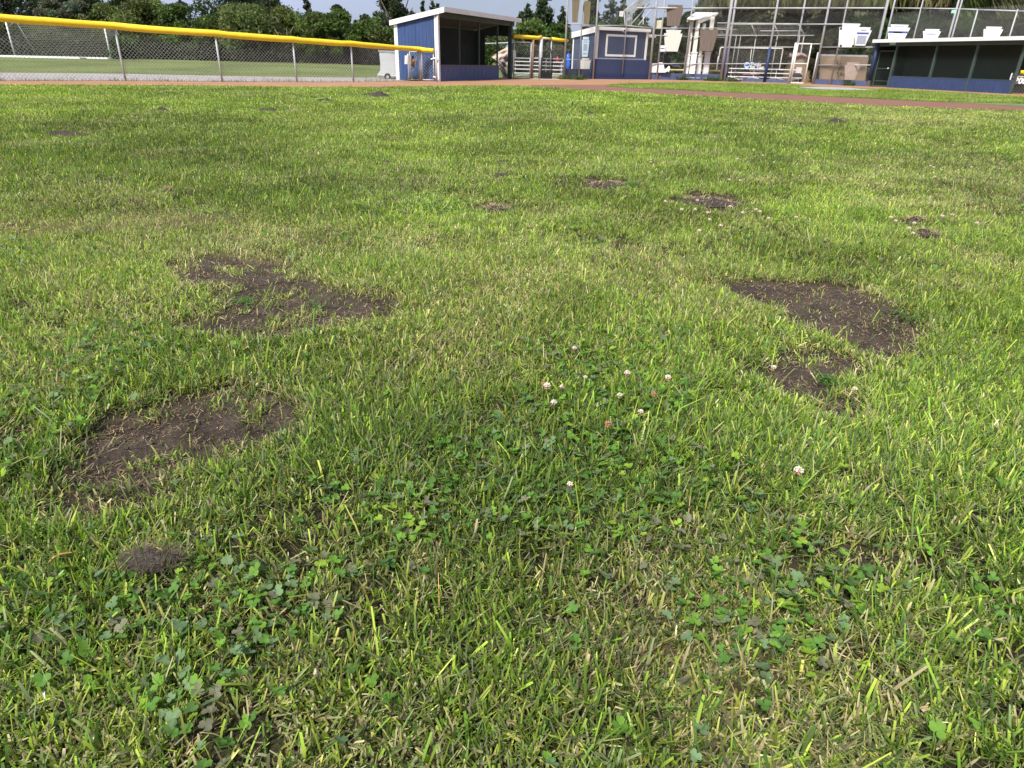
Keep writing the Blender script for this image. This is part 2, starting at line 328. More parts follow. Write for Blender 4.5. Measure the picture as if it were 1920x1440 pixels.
# ================================================================== GROUND
def build_ground():
    ys = [-200,-80,-30,-12,-6,-3,-1.5,-.6,-.2,.1]; y = .25
    while y < 900: ys.append(y); y *= (1.0085 if y < 14 else 1.02 if y < 60 else 1.08)
    ys = np.array(ys); u = np.concatenate([-np.linspace(1, 0, 16)[:-1]**1.5*1.0-1, np.linspace(-1, 1, 460), 1+np.linspace(0, 1, 16)[1:]**1.5])
    Y, U = np.meshgrid(ys, u, indexing='ij'); hw = .78*(.9*np.maximum(Y, .3)+.4)+.9
    X = np.where(np.abs(U) <= 1, U*hw, np.sign(U)*(hw+(np.abs(U)-1)*(hw*4+300)))
    x = X.ravel(); y = Y.ravel(); z = hz(x, y); px, py = PX(np.stack([x, y, z*0], 1))
    sm = np.zeros(x.shape); k = (y > .2) & (y < 14); sm[k] = soilsoft(x[k], y[k], .03)
    z = z-sm*.014+sm*(fb(x, y, .06, 31, 3)-.5)*.020+sm*(vn(x, y, .016, 33)-.5)*.008
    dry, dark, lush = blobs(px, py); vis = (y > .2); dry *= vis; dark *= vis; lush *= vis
    n1 = fb(x, y, 2.5, 40)[:, None]; n2 = fb(x, y, .35, 44)[:, None]
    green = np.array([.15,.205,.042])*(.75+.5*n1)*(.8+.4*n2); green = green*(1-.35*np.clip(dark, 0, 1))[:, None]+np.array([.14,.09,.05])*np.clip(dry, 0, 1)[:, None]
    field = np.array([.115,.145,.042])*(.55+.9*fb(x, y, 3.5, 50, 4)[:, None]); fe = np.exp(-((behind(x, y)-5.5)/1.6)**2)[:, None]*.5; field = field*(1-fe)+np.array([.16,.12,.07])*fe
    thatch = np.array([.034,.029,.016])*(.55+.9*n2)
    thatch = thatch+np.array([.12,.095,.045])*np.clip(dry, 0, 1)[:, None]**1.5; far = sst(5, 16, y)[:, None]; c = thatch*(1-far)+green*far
    bh = (sst(3, 9, behind(x, y))*(x < 3))[:, None]; c = c*(1-bh)+field*bh
    soil = np.array([.066,.050,.038])*(.35+1.3*fb(x, y, .07, 60, 4)[:, None]); s_ = sm[:, None]; c = c*(1-s_)+soil*s_
    R, Cn = X.shape; i = np.arange(R*Cn).reshape(R, Cn)
    q = np.stack([i[:-1,:-1], i[:-1,1:], i[1:,1:], i[1:,:-1]], -1).reshape(-1, 4)
    m = bpy.data.materials.new('field_ground'); m.use_nodes = True; n = m.node_tree; b = n.nodes['Principled BSDF']; b.inputs['Roughness'].default_value = .9; b.inputs['Specular IOR Level'].default_value = .15
    a = n.nodes.new('ShaderNodeVertexColor'); a.layer_name = 'Col'; t = n.nodes.new('ShaderNodeTexCoord')
    z1 = n.nodes.new('ShaderNodeTexNoise'); z1.inputs['Scale'].default_value = 130; z1.inputs['Detail'].default_value = 6; z1.inputs['Roughness'].default_value = .7
    r1 = n.nodes.new('ShaderNodeMapRange'); r1.inputs[1].default_value = .3; r1.inputs[2].default_value = .7; r1.inputs[3].default_value = .55; r1.inputs[4].default_value = 1.45
    mm = n.nodes.new('ShaderNodeVectorMath'); mm.operation = 'SCALE'; bp = n.nodes.new('ShaderNodeBump'); bp.inputs['Strength'].default_value = 1.; bp.inputs['Distance'].default_value = .010
    n.links.new(t.outputs['Object'], z1.inputs['Vector']); n.links.new(z1.outputs[0], r1.inputs[0]); n.links.new(a.outputs[0], mm.inputs[0]); n.links.new(r1.outputs[0], mm.inputs['Scale'])
    n.links.new(mm.outputs[0], b.inputs['Base Color']); n.links.new(z1.outputs[0], bp.inputs['Height']); n.links.new(bp.outputs[0], b.inputs['Normal'])
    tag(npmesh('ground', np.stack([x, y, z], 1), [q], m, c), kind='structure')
build_ground()
def ribbon(name, A, B, m, z=.004, n=160, rows=10, jit=.0, conform=False, seed=0):
    """sheet between two ground polylines A and B (lists of Vector)"""
    def samp(L, t):
        d = [0]
        for i in range(len(L)-1): d.append(d[-1]+(L[i+1]-L[i]).length)
        d = np.array(d)/d[-1]; return np.stack([np.interp(t, d, [p[k] for p in L]) for k in (0,1)], 1)
    t = np.linspace(0, 1, n); a = samp(A, t); b = samp(B, t)
    if jit: a += (np.stack([fb(a[:,0], a[:,1], .7, seed+1), fb(a[:,0], a[:,1], .7, seed+2)], 1)-.5)*jit; b += (np.stack([fb(b[:,0], b[:,1], .7, seed+3), fb(b[:,0], b[:,1], .7, seed+4)], 1)-.5)*jit
    s = np.linspace(0, 1, rows)[:, None, None]; P = a[None]*(1-s)+b[None]*s; x = P[..., 0].ravel(); y = P[..., 1].ravel()
    i = np.arange(rows*n).reshape(rows, n); q = np.stack([i[:-1,:-1], i[:-1,1:], i[1:,1:], i[1:,:-1]], -1).reshape(-1, 4)
    return tag(npmesh(name, np.stack([x, y, (hz(x, y) if conform else 0*x)+z], 1), [q], m), kind='structure')
M_dirt = mat('orange_clay', (.35,.185,.092), .9, .12, .8, .1, bscale=40, col2=(.25,.13,.066))
M_dirt2 = mat('red_clay', (.205,.092,.052), .9, .12, 1.2, .15, bscale=40, col2=(.155,.075,.05))
M_path = mat('pale_gravel', (.33,.31,.295), .9, .1, .8, .2, bscale=60, col2=(.24,.22,.205))
M_turf = mat('turf_soil', (.15,.205,.045), .95, .2, 2.5, .2, bscale=60, col2=(.07,.11,.025))
M_chalk = mat('chalk_dirt', (.40,.39,.40), .9, .1, 1.2, .1, col2=(.24,.20,.18))
fence_back = [Vector((p.x, p.y+.25, 0)) for p in FENCE]
path_far = [G(a, b) for a, b in ((-420,134),(-200,135.5),(0,137),(240,139),(420,142.5),(560,145),(663,145.5),(760,145.5),(830,146))]
ribbon('path', fence_back, path_far, M_path, .006, 200, 14, .35, True, 70)
edge_g = [G(a, b) for a, b in EDGE]
back = [Vector((p.x, p.y+.25, 0)) for p in FENCE]+[G(860,152.5)+Vector((0,.5,0)), G(950,148)+Vector((0,1.5,0)), G(1057,147)+Vector((0,1.5,0)), G(1218,148)+Vector((0,1.,0)), G(1353,150.5)+Vector((0,1,0)), G(1500,155)+Vector((.3,1,0)), G(1632,162)+Vector((1,.6,0)), G(1890,174.5)+Vector((2,0,0)), G(2300,196)+Vector((3,0,0))]
ribbon('warning_track', edge_g, back, M_dirt, .010, 400, 16, .22, False, 80)
strip_far = [G(a, b-2.6) for a, b in INF_B]
ribbon('base_path', [G(a, b) for a, b in EDGE if a >= 1000], [G(990,160)]+strip_far, M_dirt2, .015, 240, 8, .15, False, 90)
ribbon('infield_lawn', [G(a, b) for a, b in INF_B], [G(a, b) for a, b in INF_T], M_turf, .020, 240, 10, .12, False, 95)
ribbon('home_plate_dirt', [G(a, b) for a, b in ((1500,165.5),(1530,168),(1590,170.5),(1640,171.5))], [G(a, b) for a, b in ((1500,165),(1540,163.8),(1590,165.5),(1640,170.5))], M_chalk, .028, 60, 8, .1, False, 97)
# ================================================================== GRASS
def make_blades(P, h, w, lean, az, bend, tipw, c0, c1, seg):
    n = len(P); d = np.stack([np.cos(az), np.sin(az), np.zeros(n)], 1)
    tw = az+np.pi/2+rng.uniform(-.9, .9, n); s = np.stack([np.cos(tw), np.sin(tw), np.zeros(n)], 1)
    V = []; C = []
    for k in range(seg+1):
        t = k/seg; a = lean+bend*t*.6
        hor = np.sin(a)*h*t; ver = np.cos(a)*h*t
        c = P+d*hor[:, None]; c[:, 2] += ver
        ww = w*(1-(1-tipw)*t**1.6)*(.75+.25*min(1, t*4)) if k else w*.75
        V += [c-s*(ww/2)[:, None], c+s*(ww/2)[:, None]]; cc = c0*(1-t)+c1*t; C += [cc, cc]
    V = np.stack(V, 1); C = np.stack(C, 1); m = 2*(seg+1); b = (np.arange(n)*m)[:, None]
    Fq = np.concatenate([b+np.array([2*k, 2*k+1, 2*k+3, 2*k+2]) for k in range(seg)], 0)
    return V.reshape(-1, 3), Fq, C.reshape(-1, 3)
PAL = np.array([[.190,.325,.042],[.35,.475,.062],[.11,.205,.042],[.24,.30,.13],[.19,.19,.10],[.52,.46,.25],[.45,.47,.12]])
def choose(n, probs):
    c = np.cumsum(probs, 1); c /= c[:, -1:]; r = rng.random((n, 1)); return (r > c).sum(1).clip(0, probs.shape[1]-1)
def field(y0, y1, dens, wmul, hmul, seg, region='lawn'):
    """scatter blades; dens(y) per square metre"""
    yy = np.linspace(y0, y1, 400); hw = .78*(.9*yy+.4)+.85+.03*yy; w = dens(yy)*hw*2; cdf = np.concatenate([[0], np.cumsum((w[1:]+w[:-1])/2*np.diff(yy))]); n = int(cdf[-1])
    y = np.interp(rng.random(n)*cdf[-1], cdf, yy); x = rng.uniform(-1, 1, n)*(.78*(.9*y+.4)+.85+.03*y)
    return x, y
def grass_block(name, x, y, wbase, hbase, seg, label=None, mask='lawn', hk=1.0, taz=None):
    px, py = PX(np.stack([x, y, 0*x], 1))
    if mask == 'lawn': keep = py > line(px, EDGE)+.25*rng.standard_normal(len(x))
    else: keep = (py < line(px, INF_B)) & (py > line(px, INF_T)) & (px > 1137) & ~((px > 1498) & (px < 1648) & (py < 171))
    # clumps: thin places between tufts
    cl = fb(x, y, .055, 101, 2)*.6+fb(x, y, .4, 105, 2)*.4; keep &= rng.random(len(x)) < np.where(y < 6, np.clip((cl-.25)*3.4, .15, 1), 1)
    so = np.zeros(len(x)); k = y < 14; so[k] = soilsoft(x[k], y[k], .035)
    sprout = (fb(x, y, .09, 130, 2)+.10*np.exp(-(((px-480)/110)**2+((py-570)/28)**2)) > .62) & ~((px > 1330) & (py < 655))
    keep &= rng.random(len(x)) < np.where(so > .9, np.where(sprout, .28, .018), np.where(so > .55, .15, np.where(so > 0, .55, 1)))
    keep &= offmound(x, y); dr0 = blobs(px, py)[0]; keep &= rng.random(len(x)) > .3*np.clip(dr0, 0, 1)
    taz = taz[keep] if taz is not None else None
    x = x[keep]; y = y[keep]; px = px[keep]; py = py[keep]; so = so[keep]; n = len(x)
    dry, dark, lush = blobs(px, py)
    nb = fb(x, y, 1.3, 110, 3); nd = fb(x, y, .5, 114, 3); nf = fb(x, y, .12, 118, 2)
    edge = (so > 0)*1.; kr = y < 9; ring = np.zeros(n); ring[kr] = soilsoft(x[kr], y[kr]-.03, .09); edge = np.maximum(edge, ring*.9)
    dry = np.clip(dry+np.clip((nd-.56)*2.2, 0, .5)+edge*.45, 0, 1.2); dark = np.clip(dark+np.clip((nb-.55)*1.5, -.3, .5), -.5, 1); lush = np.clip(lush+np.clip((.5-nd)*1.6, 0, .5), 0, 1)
    far = sst(5, 14, y); dull = np.clip((fb(x, y, 2.4, 121, 3)-.47)*2.2, 0, .6)*sst(3, 7, y); dark = dark+dull*.6; dry = dry+dull*.12
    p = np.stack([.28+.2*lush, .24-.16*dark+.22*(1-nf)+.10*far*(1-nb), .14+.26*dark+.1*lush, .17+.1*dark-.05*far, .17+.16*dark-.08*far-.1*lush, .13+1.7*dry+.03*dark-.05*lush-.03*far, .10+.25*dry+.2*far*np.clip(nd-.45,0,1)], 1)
    nr = (1-sst(1.5, 3.5, y))[:, None]; p = p*(1-nr*np.array([.1,0,-.7,-.1,.05,.15,-.3]))
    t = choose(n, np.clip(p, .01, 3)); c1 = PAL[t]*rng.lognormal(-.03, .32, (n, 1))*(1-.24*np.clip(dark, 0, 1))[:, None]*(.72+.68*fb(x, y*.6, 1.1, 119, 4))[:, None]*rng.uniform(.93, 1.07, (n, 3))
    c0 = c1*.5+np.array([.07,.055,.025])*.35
    ysc = np.clip(y/3.0, 1, 100)
    w = wbase(y)*np.clip(rng.lognormal(0, .32, n), .45, 1.55); h = hbase(y)*rng.lognormal(-.05, .38, n)*(1+.35*lush-.25*np.clip(dry, 0, 1))*(.8+.45*nb); h = np.where(t == 5, h*.8, h)
    h = np.where(so > .55, h*.75, h)
    az = rng.uniform(0, 2*np.pi, n); flow = fb(x, y, .5, 140)*12; az = np.where(rng.random(n) < .4, flow+rng.normal(0, .5, n), az)
    az = np.where(rng.random(n) < .65, taz+rng.normal(0, .4, n), az) if taz is not None else az
    lean = np.abs(rng.normal(.28, .27, n)); longb = rng.random(n) < .10*(y < 6); h = np.where(longb, h*1.6, h); lay = rng.random(n) < np.where((t == 4) | (t == 5) | (t == 3), .5-.3*np.clip(dry, 0, 1), .10); lean = np.where(lay, rng.uniform(.95, 1.45, n), lean)
    bend = rng.uniform(0, .8, n)*(~lay); tipw = rng.choice([.12, .4, .7], n, p=[.3,.3,.4])
    P = np.stack([x, y, hz(x, y)-.002-so*.012+(0.02 if mask != 'lawn' else 0)], 1); P[:, 2] += np.where(lay, rng.uniform(.001, .014, n), 0)
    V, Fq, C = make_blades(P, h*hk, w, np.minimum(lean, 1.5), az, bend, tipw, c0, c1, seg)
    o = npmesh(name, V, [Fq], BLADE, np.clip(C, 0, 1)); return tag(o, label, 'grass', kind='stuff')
MLIST = ((712,182,.28,.25,.07,'low dark molehill near the dirt track, right one of the far pair'),(694,179,.2,.2,.05,'low dark molehill near the dirt track, left one of the far pair'),
  (300,210,.2,.14,.025,'flat dark molehill in the far left lawn'),(502,208,.2,.14,.025,'flat dark molehill in the far lawn in front of the fence gap'),(1567,232,.22,.15,.045,'dark pointed molehill in the far right lawn'),
  (590,319,.07,.05,.035,'small dark clod left of centre beyond the shaded band'),(728,307,.11,.06,.012,'reddish brown heap with dry grass left of centre'),(942,309,.07,.05,.04,'small dark clod pair nearest the picture centre'),
  (120,252,.3,.1,.02,'long flat dark heap at the far left lawn'),(1500,234,.12,.08,.02,'faint brown heap left of the pointed molehill'),(1106,216,.12,.08,.03,'tiny brown heap alone in the far middle lawn'),
  (316,362,.04,.03,.035,'tiny dark clod in the left lawn above the dry patch'),(940,330,.08,.05,.02,'small dark heap under the clod pair nearest the picture centre'),(610,189,.2,.15,.03,'faint dark heap left of the far molehill pair'),
  (1335,378,.24,.15,-.004,'low heap of soil with dry grass in the bare patch by the clover flowers'),(1140,351,.16,.12,-.004,'low heap of bare soil left of the patch with clover flowers'),(928,388,.10,.07,.0,'dark heap of soil left of centre in the mid lawn'),(1716,413,.08,.06,-.002,'upper one of the two small brown heaps at the right'),(1734,439,.09,.06,-.002,'lower one of the two small brown heaps at the right'))
def offmound(x, y):
    k = np.ones(len(x), bool)
    for px, py, rx, ry, h, lb in MLIST: g = G(px, py); k &= ((x-g.x)/rx)**2+((y-g.y+.25*ry)/(ry*1.25))**2 > .7*(.6+.8*vn(x, y, rx*.5, 61))
    return k
def wb(y): return .0031*np.maximum(1, (y/2.6))**.85
def hb(y): return .0235+.007*sst(3, 9, y)
parts = []
xc, yc = field(.22, 3.4, lambda y: 11500*np.where(y < 2.6, 1, (3.4-y)/.8), 1, 1, 2)
kk = rng.integers(4, 11, len(xc)); x1 = np.repeat(xc, kk); y1 = np.repeat(yc, kk); rr_ = rng.normal(0, .0052, (len(x1), 2)); TUFTAZ = np.arctan2(rr_[:, 1], rr_[:, 0]); x1 = x1+rr_[:, 0]; y1 = y1+rr_[:, 1]
grass_block('grass', x1, y1, lambda y: .0038+0*y, lambda y: .0245+0*y, 2, 'short mown grass close by in the foreground, mixed green and straw blades', taz=TUFTAZ)
x2, y2 = field(2.6, 9, lambda y: 54000*np.clip((y-2.4)/.9, .2, 1)*(2.6/y)**1.55, 1, 1, 1)
grass_block('grass', x2, y2, wb, hb, 1, 'mown grass of the middle lawn between the near patches and the outfield')
x3, y3 = field(9, 42, lambda y: 4700*(9/y)**2.0, 1, 1, 1)
grass_block('grass', x3, y3, wb, lambda y: .034+0*y, 1, 'far mown lawn running up to the orange dirt track')
x4, y4 = field(22, 48, lambda y: 1700*(22/y)**1.3, 1, 1, 1)
grass_block('grass', x4, y4, lambda y: .009+0*y, lambda y: .042+0*y, 1, 'strip of infield grass between the dirt path and the backstop wall', mask='inf')
# --- clover leaves, stems
def clover():
    n = 52000; y = 0.3+rng.random(n)**1.1*7.5; x = rng.uniform(-1, 1, n)*(.78*(.9*y+.4)+.8); px, py = PX(np.stack([x, y, 0*x], 1))
    d = fb(x, y, .45, 150, 3); d2 = np.exp(-(((px-960)/260)**2+((py-950)/130)**2))*.16+np.exp(-(((px-1150)/160)**2+((py-740)/90)**2))*.18+np.exp(-(((px-1560)/160)**2+((py-1050)/120)**2))*.08
    k = (rng.random(n) < np.clip((d+d2*2.2-.62)*6, .035, 1)*np.clip(1.9/y, .25, 1)) & ((soilsoft(x, y) < .4) | (rng.random(n) < .06)); x = x[k]; y = y[k]; n = len(x)
    z0 = hz(x, y); h = rng.uniform(.020, .036, n); az = rng.uniform(0, 2*np.pi, n); R = rng.uniform(.0038, .0074, n)*np.where(y > 3, 1.25, 1)
    base = np.stack([x, y, z0], 1); top = base+np.stack([np.cos(az)*h*.4, np.sin(az)*h*.4, h], 1)
    pal = np.array([[.11,.24,.045],[.17,.33,.045],[.16,.25,.12],[.09,.17,.045],[.26,.40,.045],[.20,.20,.13]]); c = pal[rng.choice(6, n, p=[.3,.2,.2,.1,.08,.12])]*rng.uniform(.8, 1.2, (n, 1))
    Vs = []; Fs = []; Cs = []; off = 0
    shp = np.array([(0,0),(.45,.75),(1.15,.95),(1.75,.45),(1.62,0),(1.75,-.45),(1.15,-.95),(.45,-.75)])
    tiltx = rng.normal(0, .35, n); tilty = rng.normal(0, .35, n)-.15
    for l in range(3):
        a = az+l*2.094+rng.normal(0, .12, n); ca = np.cos(a)[:, None]; sa = np.sin(a)[:, None]; u = shp[:, 0][None]*R[:, None]; v = shp[:, 1][None]*R[:, None]
        dx = u*ca-v*sa; dy = u*sa+v*ca; fold = np.abs(v)*.35+u*rng.uniform(-.1, .4, (n, 1))
        V = np.stack([top[:, 0:1]+dx, top[:, 1:2]+dy, top[:, 2:3]+dx*tiltx[:, None]+dy*tilty[:, None]+fold], -1)
        Vs.append(V.reshape(-1, 3)); b = (np.arange(n)*8)[:, None]+off; Fs.append(b+np.array([0,1,2,3,4])); Fs.append(b+np.array([0,4,5,6,7])); off += n*8
        Cs.append(np.repeat(c*rng.uniform(.85, 1.15, (n, 1)), 8, 0))
    Fs = [np.concatenate(Fs)]
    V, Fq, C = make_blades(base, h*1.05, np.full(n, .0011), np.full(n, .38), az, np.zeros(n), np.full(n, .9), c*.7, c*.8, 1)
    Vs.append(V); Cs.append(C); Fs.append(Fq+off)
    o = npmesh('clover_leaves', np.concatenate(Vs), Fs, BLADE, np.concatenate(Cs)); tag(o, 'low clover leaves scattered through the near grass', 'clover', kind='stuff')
clover()
# --- straw and crumbs on the bare soil, dead stems in the grass
def litter():
    n = 110000; y = .3+rng.random(n)**1.4*8; x = rng.uniform(-1, 1, n)*(.78*(.9*y+.4)+.8); so = soilsoft(x, y, .04)
    k = rng.random(n) < np.where(so > .3, .0, .07); 
    # dense on soil
    m = 330000; y2 = .3+rng.random(m)*9; x2 = rng.uniform(-1, 1, m)*(.78*(.9*y2+.4)+.8); s2 = soilsoft(x2, y2, .04); k2 = (s2 > .2) & (rng.random(m) < np.clip((fb(x2, y2, .14, 170)-.28)*3.2, .12, 1)*.8)
    x = np.concatenate([x[k], x2[k2]]); y = np.concatenate([y[k], y2[k2]]); on = np.concatenate([np.zeros(k.sum()), np.ones(k2.sum())]); n = len(x)
    P = np.stack([x, y, hz(x, y)-on*.011+np.where(on > 0, rng.uniform(0, .005, n), rng.uniform(.002, .018, n))], 1)
    pal = np.array([[.40,.29,.16],[.27,.19,.105],[.52,.42,.24],[.15,.11,.07],[.50,.30,.10]]); c = pal[rng.choice(5, n, p=[.25,.32,.12,.28,.03])]*rng.uniform(.7, 1.2, (n, 1))
    for mx_, my_, mrx, mry, mh, ml_ in MLIST:
        if my_ < 340: continue
        g = G(mx_, my_); q_ = 260; a_ = rng.uniform(0, 6.28, q_); r_ = np.sqrt(rng.random(q_))*1.05; xx = g.x+np.cos(a_)*r_*mrx; yy = g.y+np.sin(a_)*r_*mry
        P = np.concatenate([P, np.stack([xx, yy, hz(xx, yy)+.024*(1-r_**2)+rng.uniform(0, .012, q_)], 1)]); c = np.concatenate([c, np.array([.48,.38,.22])*rng.uniform(.4, 1.2, (q_, 1))]); on = np.concatenate([on, np.full(q_, .5)]); y = np.concatenate([y, yy])
    n = len(P)
    h = rng.uniform(.006, .024, n)*np.where(on > 0, np.where(on < 1, 2, 1), rng.choice([1.2,3.2], n, p=[.85,.15])); w = rng.uniform(.0009, .0017, n)*np.clip(y/2, 1, 3)*np.where(on > 0, 1, 1.5)
    V, Fq, C = make_blades(P, h, w, rng.uniform(1.15, 1.56, n), rng.uniform(0, 6.28, n), rng.uniform(-.3, .2, n), np.full(n, .7), c, c, 2)
    tag(npmesh('straw_litter', V, [Fq], STRAW, C), 'dry straw clippings lying on the bare soil and in the grass', 'straw', kind='stuff')
    m = 420000; y = .3+rng.random(m)*9; x = rng.uniform(-1, 1, m)*(.78*(.9*y+.4)+.8); k = soilsoft(x, y, .03) > .5; x = x[k]; y = y[k]; n = len(x)
    r = rng.lognormal(-6.35, .45, n)*1.0; c = np.array([.095,.072,.056])*rng.uniform(.5, 1.9, (n, 1)); B = np.stack([x, y, hz(x, y)-.013+r*.3], 1)
    oc = np.array([(1,0,0),(0,1,0),(-1,0,0),(0,-1,0),(0,0,1),(0,0,-1)], float); J = oc[None]*r[:, None, None]*rng.uniform(.6, 1.3, (n, 6, 1)); a = rng.uniform(0, 6.28, n); ca, sa = np.cos(a), np.sin(a)
    V = np.stack([J[..., 0]*ca[:, None]-J[..., 1]*sa[:, None], J[..., 0]*sa[:, None]+J[..., 1]*ca[:, None], J[..., 2]], -1)+B[:, None]
    f = np.array([(0,1,4),(1,2,4),(2,3,4),(3,0,4),(1,0,5),(2,1,5),(3,2,5),(0,3,5)]); Fq = ((np.arange(n)*6)[:, None, None]+f[None]).reshape(-1, 3)
    tag(npmesh('soil_crumbs', V.reshape(-1, 3), [Fq], STRAW, np.repeat(c, 6, 0), smooth=False), 'dark crumbs of loose soil in the bare patches', 'soil', kind='stuff')
litter()
# --- long coarse tufts
def tuft(px, py, n, L, col, label, name='grass_tuft', spread=.05, w=.0030, group=None):
    g = G(px, py); spread = min(spread*.3, .02); n = int(n*1.4); x = g.x+rng.normal(0, spread, n); y = g.y+rng.normal(0, spread, n); az = rng.uniform(0, 6.28, n); c = np.array(col)*rng.uniform(.75, 1.25, (n, 1))
    P = np.stack([x, y, hz(x, y)], 1); V, Fq, C = make_blades(P, rng.uniform(.5, 1.1, n)*L, np.full(n, w), rng.uniform(.5, 1.1, n), az, rng.uniform(.6, 1.4, n), np.full(n, .1), c*.8, c, 5)
    return tag(npmesh(name, V, [Fq], BLADE, C), label, 'grass tuft', group)
tuft(1590, 975, 16, .13, (.13,.24,.05), 'long arching grass tuft at the right, just below the single white flower')
tuft(1130, 745, 22, .10, (.11,.24,.045), 'long blue green grass tuft among the pale clover flowers in the middle', spread=.07)
tuft(455, 572, 26, .07, (.13,.25,.05), 'green tuft growing at the left side inside the upper left bare patch', spread=.09, w=.005)
tuft(590, 578, 18, .07, (.11,.20,.05), 'green tuft at the middle right inside the upper left bare patch', spread=.05, w=.005)
tuft(1560, 718, 26, .07, (.09,.22,.04), 'leafy green tuft inside the small lower right bare patch', spread=.05, w=.006)
tuft(1700, 600, 20, .11, (.16,.27,.06), 'tuft of wide blades at the right end of the large right bare patch', spread=.06, w=.006)
tuft(1560, 1400, 16, .14, (.22,.24,.10), 'pale long grass tuft near the bottom right edge')
tuft(1180, 352, 40, .10, (.13,.26,.06), 'coarse grass tuft beside the small bare patch in the mid lawn', spread=.12, w=.010)
tuft(930, 365, 50, .10, (.10,.17,.05), 'dark grass tuft behind the small dark patch left of centre', spread=.16, w=.010)
tuft(100, 870, 24, .07, (.11,.22,.04), 'green tuft at the left end of the near left bare patch', spread=.06, w=.005)
# --- clover flowers
M_pet = mat('clover_petal', (.72,.68,.56), .6, .12, 300, col2=(.52,.42,.33)); M_petb = mat('faded_clover_petal', (.36,.17,.11), .7, .2, 300); M_stem = mat('clover_stem', (.12,.2,.05), .6, .1, 20)
def clover_flower(faded=False):
    t = thing('clover_flower', (0,0,0), '', 'flower'); h = .04
    MB().path([(0,0,0),(.003,0,h*.5),(0,0,h)], .0008, 5).build('stem', M_stem, t)
    m = MB(); r_ = random.Random(3+faded)
    for ring, (el, k) in enumerate(((1.3,4),(.8,7),(.3,8))):
        if faded and ring == 0: continue
        for i in range(k):
            a = 6.283*(i+.5*(ring % 2))/k+r_.uniform(-.15,.15); e = el+r_.uniform(-.12,.12); d = Vector((math.cos(a)*math.cos(e), math.sin(a)*math.cos(e), math.sin(e)))
            m.tube(Vector((0,0,h))+d*.0018, Vector((0,0,h))+d*r_.uniform(.0048,.0066), .0005, 5, .0011)
    m.build('flower_head', M_petb if faded else M_pet, t); w = MB()
    for i in range(8):
        a = .785*i+r_.uniform(-.2,.2); d = Vector((math.cos(a)*.6, math.sin(a)*.6, -.7)); w.tube(Vector((0,0,h)), Vector((0,0,h))+d*r_.uniform(.004,.0075), .0005, 5, .0009)
    w.build('withered_petals', M_petb, t); return t
fl = clover_flower(); fd = clover_flower(True); usedf = [False, False]
def put_flower(px, py, label, sc=1, group=None, faded=False):
    g = G(px, py+4); g.z = float(hz(g.x, g.y)); q = fd if faded else fl
    if not usedf[faded]:
        usedf[faded] = True; q.location = g; q.scale = (sc,)*3; q['label'] = label
        if group: q['group'] = group
    else: dup(q, g, label, group, random.uniform(0, 6), sc)
GF = 'clover flowers in the middle of the near lawn'
for px, py, lb, s, fdd in ((1483,935,'large single white clover flower in the lower right grass',1.5,0),(1443,720,'white clover flower at the left tip of the small right bare patch',1.2,0),
  (1594,757,'pinkish clover flower at the lower end of the small right bare patch',1.1,0),(1248,739,'cream clover flower standing apart, rightmost of the middle group',1.3,0),
  (1172,732,'cream clover flower with drooping brown petals beside the long green tuft',1.3,0),(1159,767,'round white clover flower right of the long green tuft',1.1,0),
  (1197,800,'pinkish white clover flower, lowest on the right of the middle group',1.1,0),(1036,787,'white clover flower lying low, lowest on the left of the middle group',1.2,0),
  (1024,761,'tall cream and brown clover flower, leftmost of the middle group',1.4,0),(1052,748,'small cream clover flower just right of the leftmost tall one',1.0,0),
  (1096,726,'small pink clover bud above the long green tuft',.9,0),(1075,678,'pinkish clover flower, topmost of the middle group beside a dirt crumb',1.1,0),(1066,937,'small pale clover flower in the clover leaves of the lower middle',1.0,0),
  (1136,832,'withered rusty brown clover flower below the middle group',1.3,1),(1018,748,'withered brown clover flower beside the leftmost cream one',1.1,1),(1222,766,'withered brown clover flower between the two rightmost cream ones',1.1,1)):
    put_flower(px, py, lb, s*1.25, GF, bool(fdd))
for px, py in ((1301,404),(1324,412),(1367,397),(1389,414),(1422,409),(1415,403),(1327,430),(1347,448),(1305,390),(1307,455),(1276,404),(1245,392),(1437,425),(1489,423),(1384,355)):
    put_flower(px, py, 'white clover flower in the grass just in front of the mid lawn bare patch', 1.9, 'clover flowers by the mid lawn bare patch')
for px, py in ((1665,425),(1762,420),(1780,417),(1707,440),(1705,457),(1672,437),(1825,434),(1698,448)):
    put_flower(px, py, 'white clover flower beside the two small brown patches at the right', 1.9, 'clover flowers by the two small brown patches')
for k in range(34):
    put_flower(1180+random.random()*640, 205+random.random()*150, 'tiny white clover flower dotted over the far right lawn', 1.9, 'clover flowers dotted over the far right lawn')
# --- molehills and clods
M_earth = mat('dark_earth', (.055,.042,.033), .95, .3, 12, .8, bscale=60, col2=(.028,.02,.017))
def mound(px, py, rx, ry, h, label, name='molehill', cat='molehill', m=M_earth, seed=1):
    g = G(px, py); n = 40; k = 12; V = []
    s = rng.integers(1000)
    for i in range(k+1):
        for j in range(n):
            a = 2*math.pi*j/n; r = i/k; w_ = 1+1.1*(float(fb(math.cos(a)*2+5, math.sin(a)*2+5, .9, s, 3))-.5); x = g.x+math.cos(a)*rx*r*w_; y = g.y+math.sin(a)*ry*r*w_
            z = float(hz(x, y))-.006+h*(1-r**2)**1.2*(.15+1.8*float(fb(x, y, rx*.4+.01, s, 3)))*(1 if i < k else 0)
            V.append((x, y, z))
    f = [(i*n+j, i*n+(j+1) % n, (i+1)*n+(j+1) % n, (i+1)*n+j) for i in range(k) for j in range(n)]
    mb = MB(); mb.v = V; mb.f = f; o = mb.build(name, m, None, None, True); return tag(o, label, cat)
for px, py, rx, ry, h, lb in MLIST: mound(px, py, rx, ry, min(h*.95+.030, rx*.45), lb)
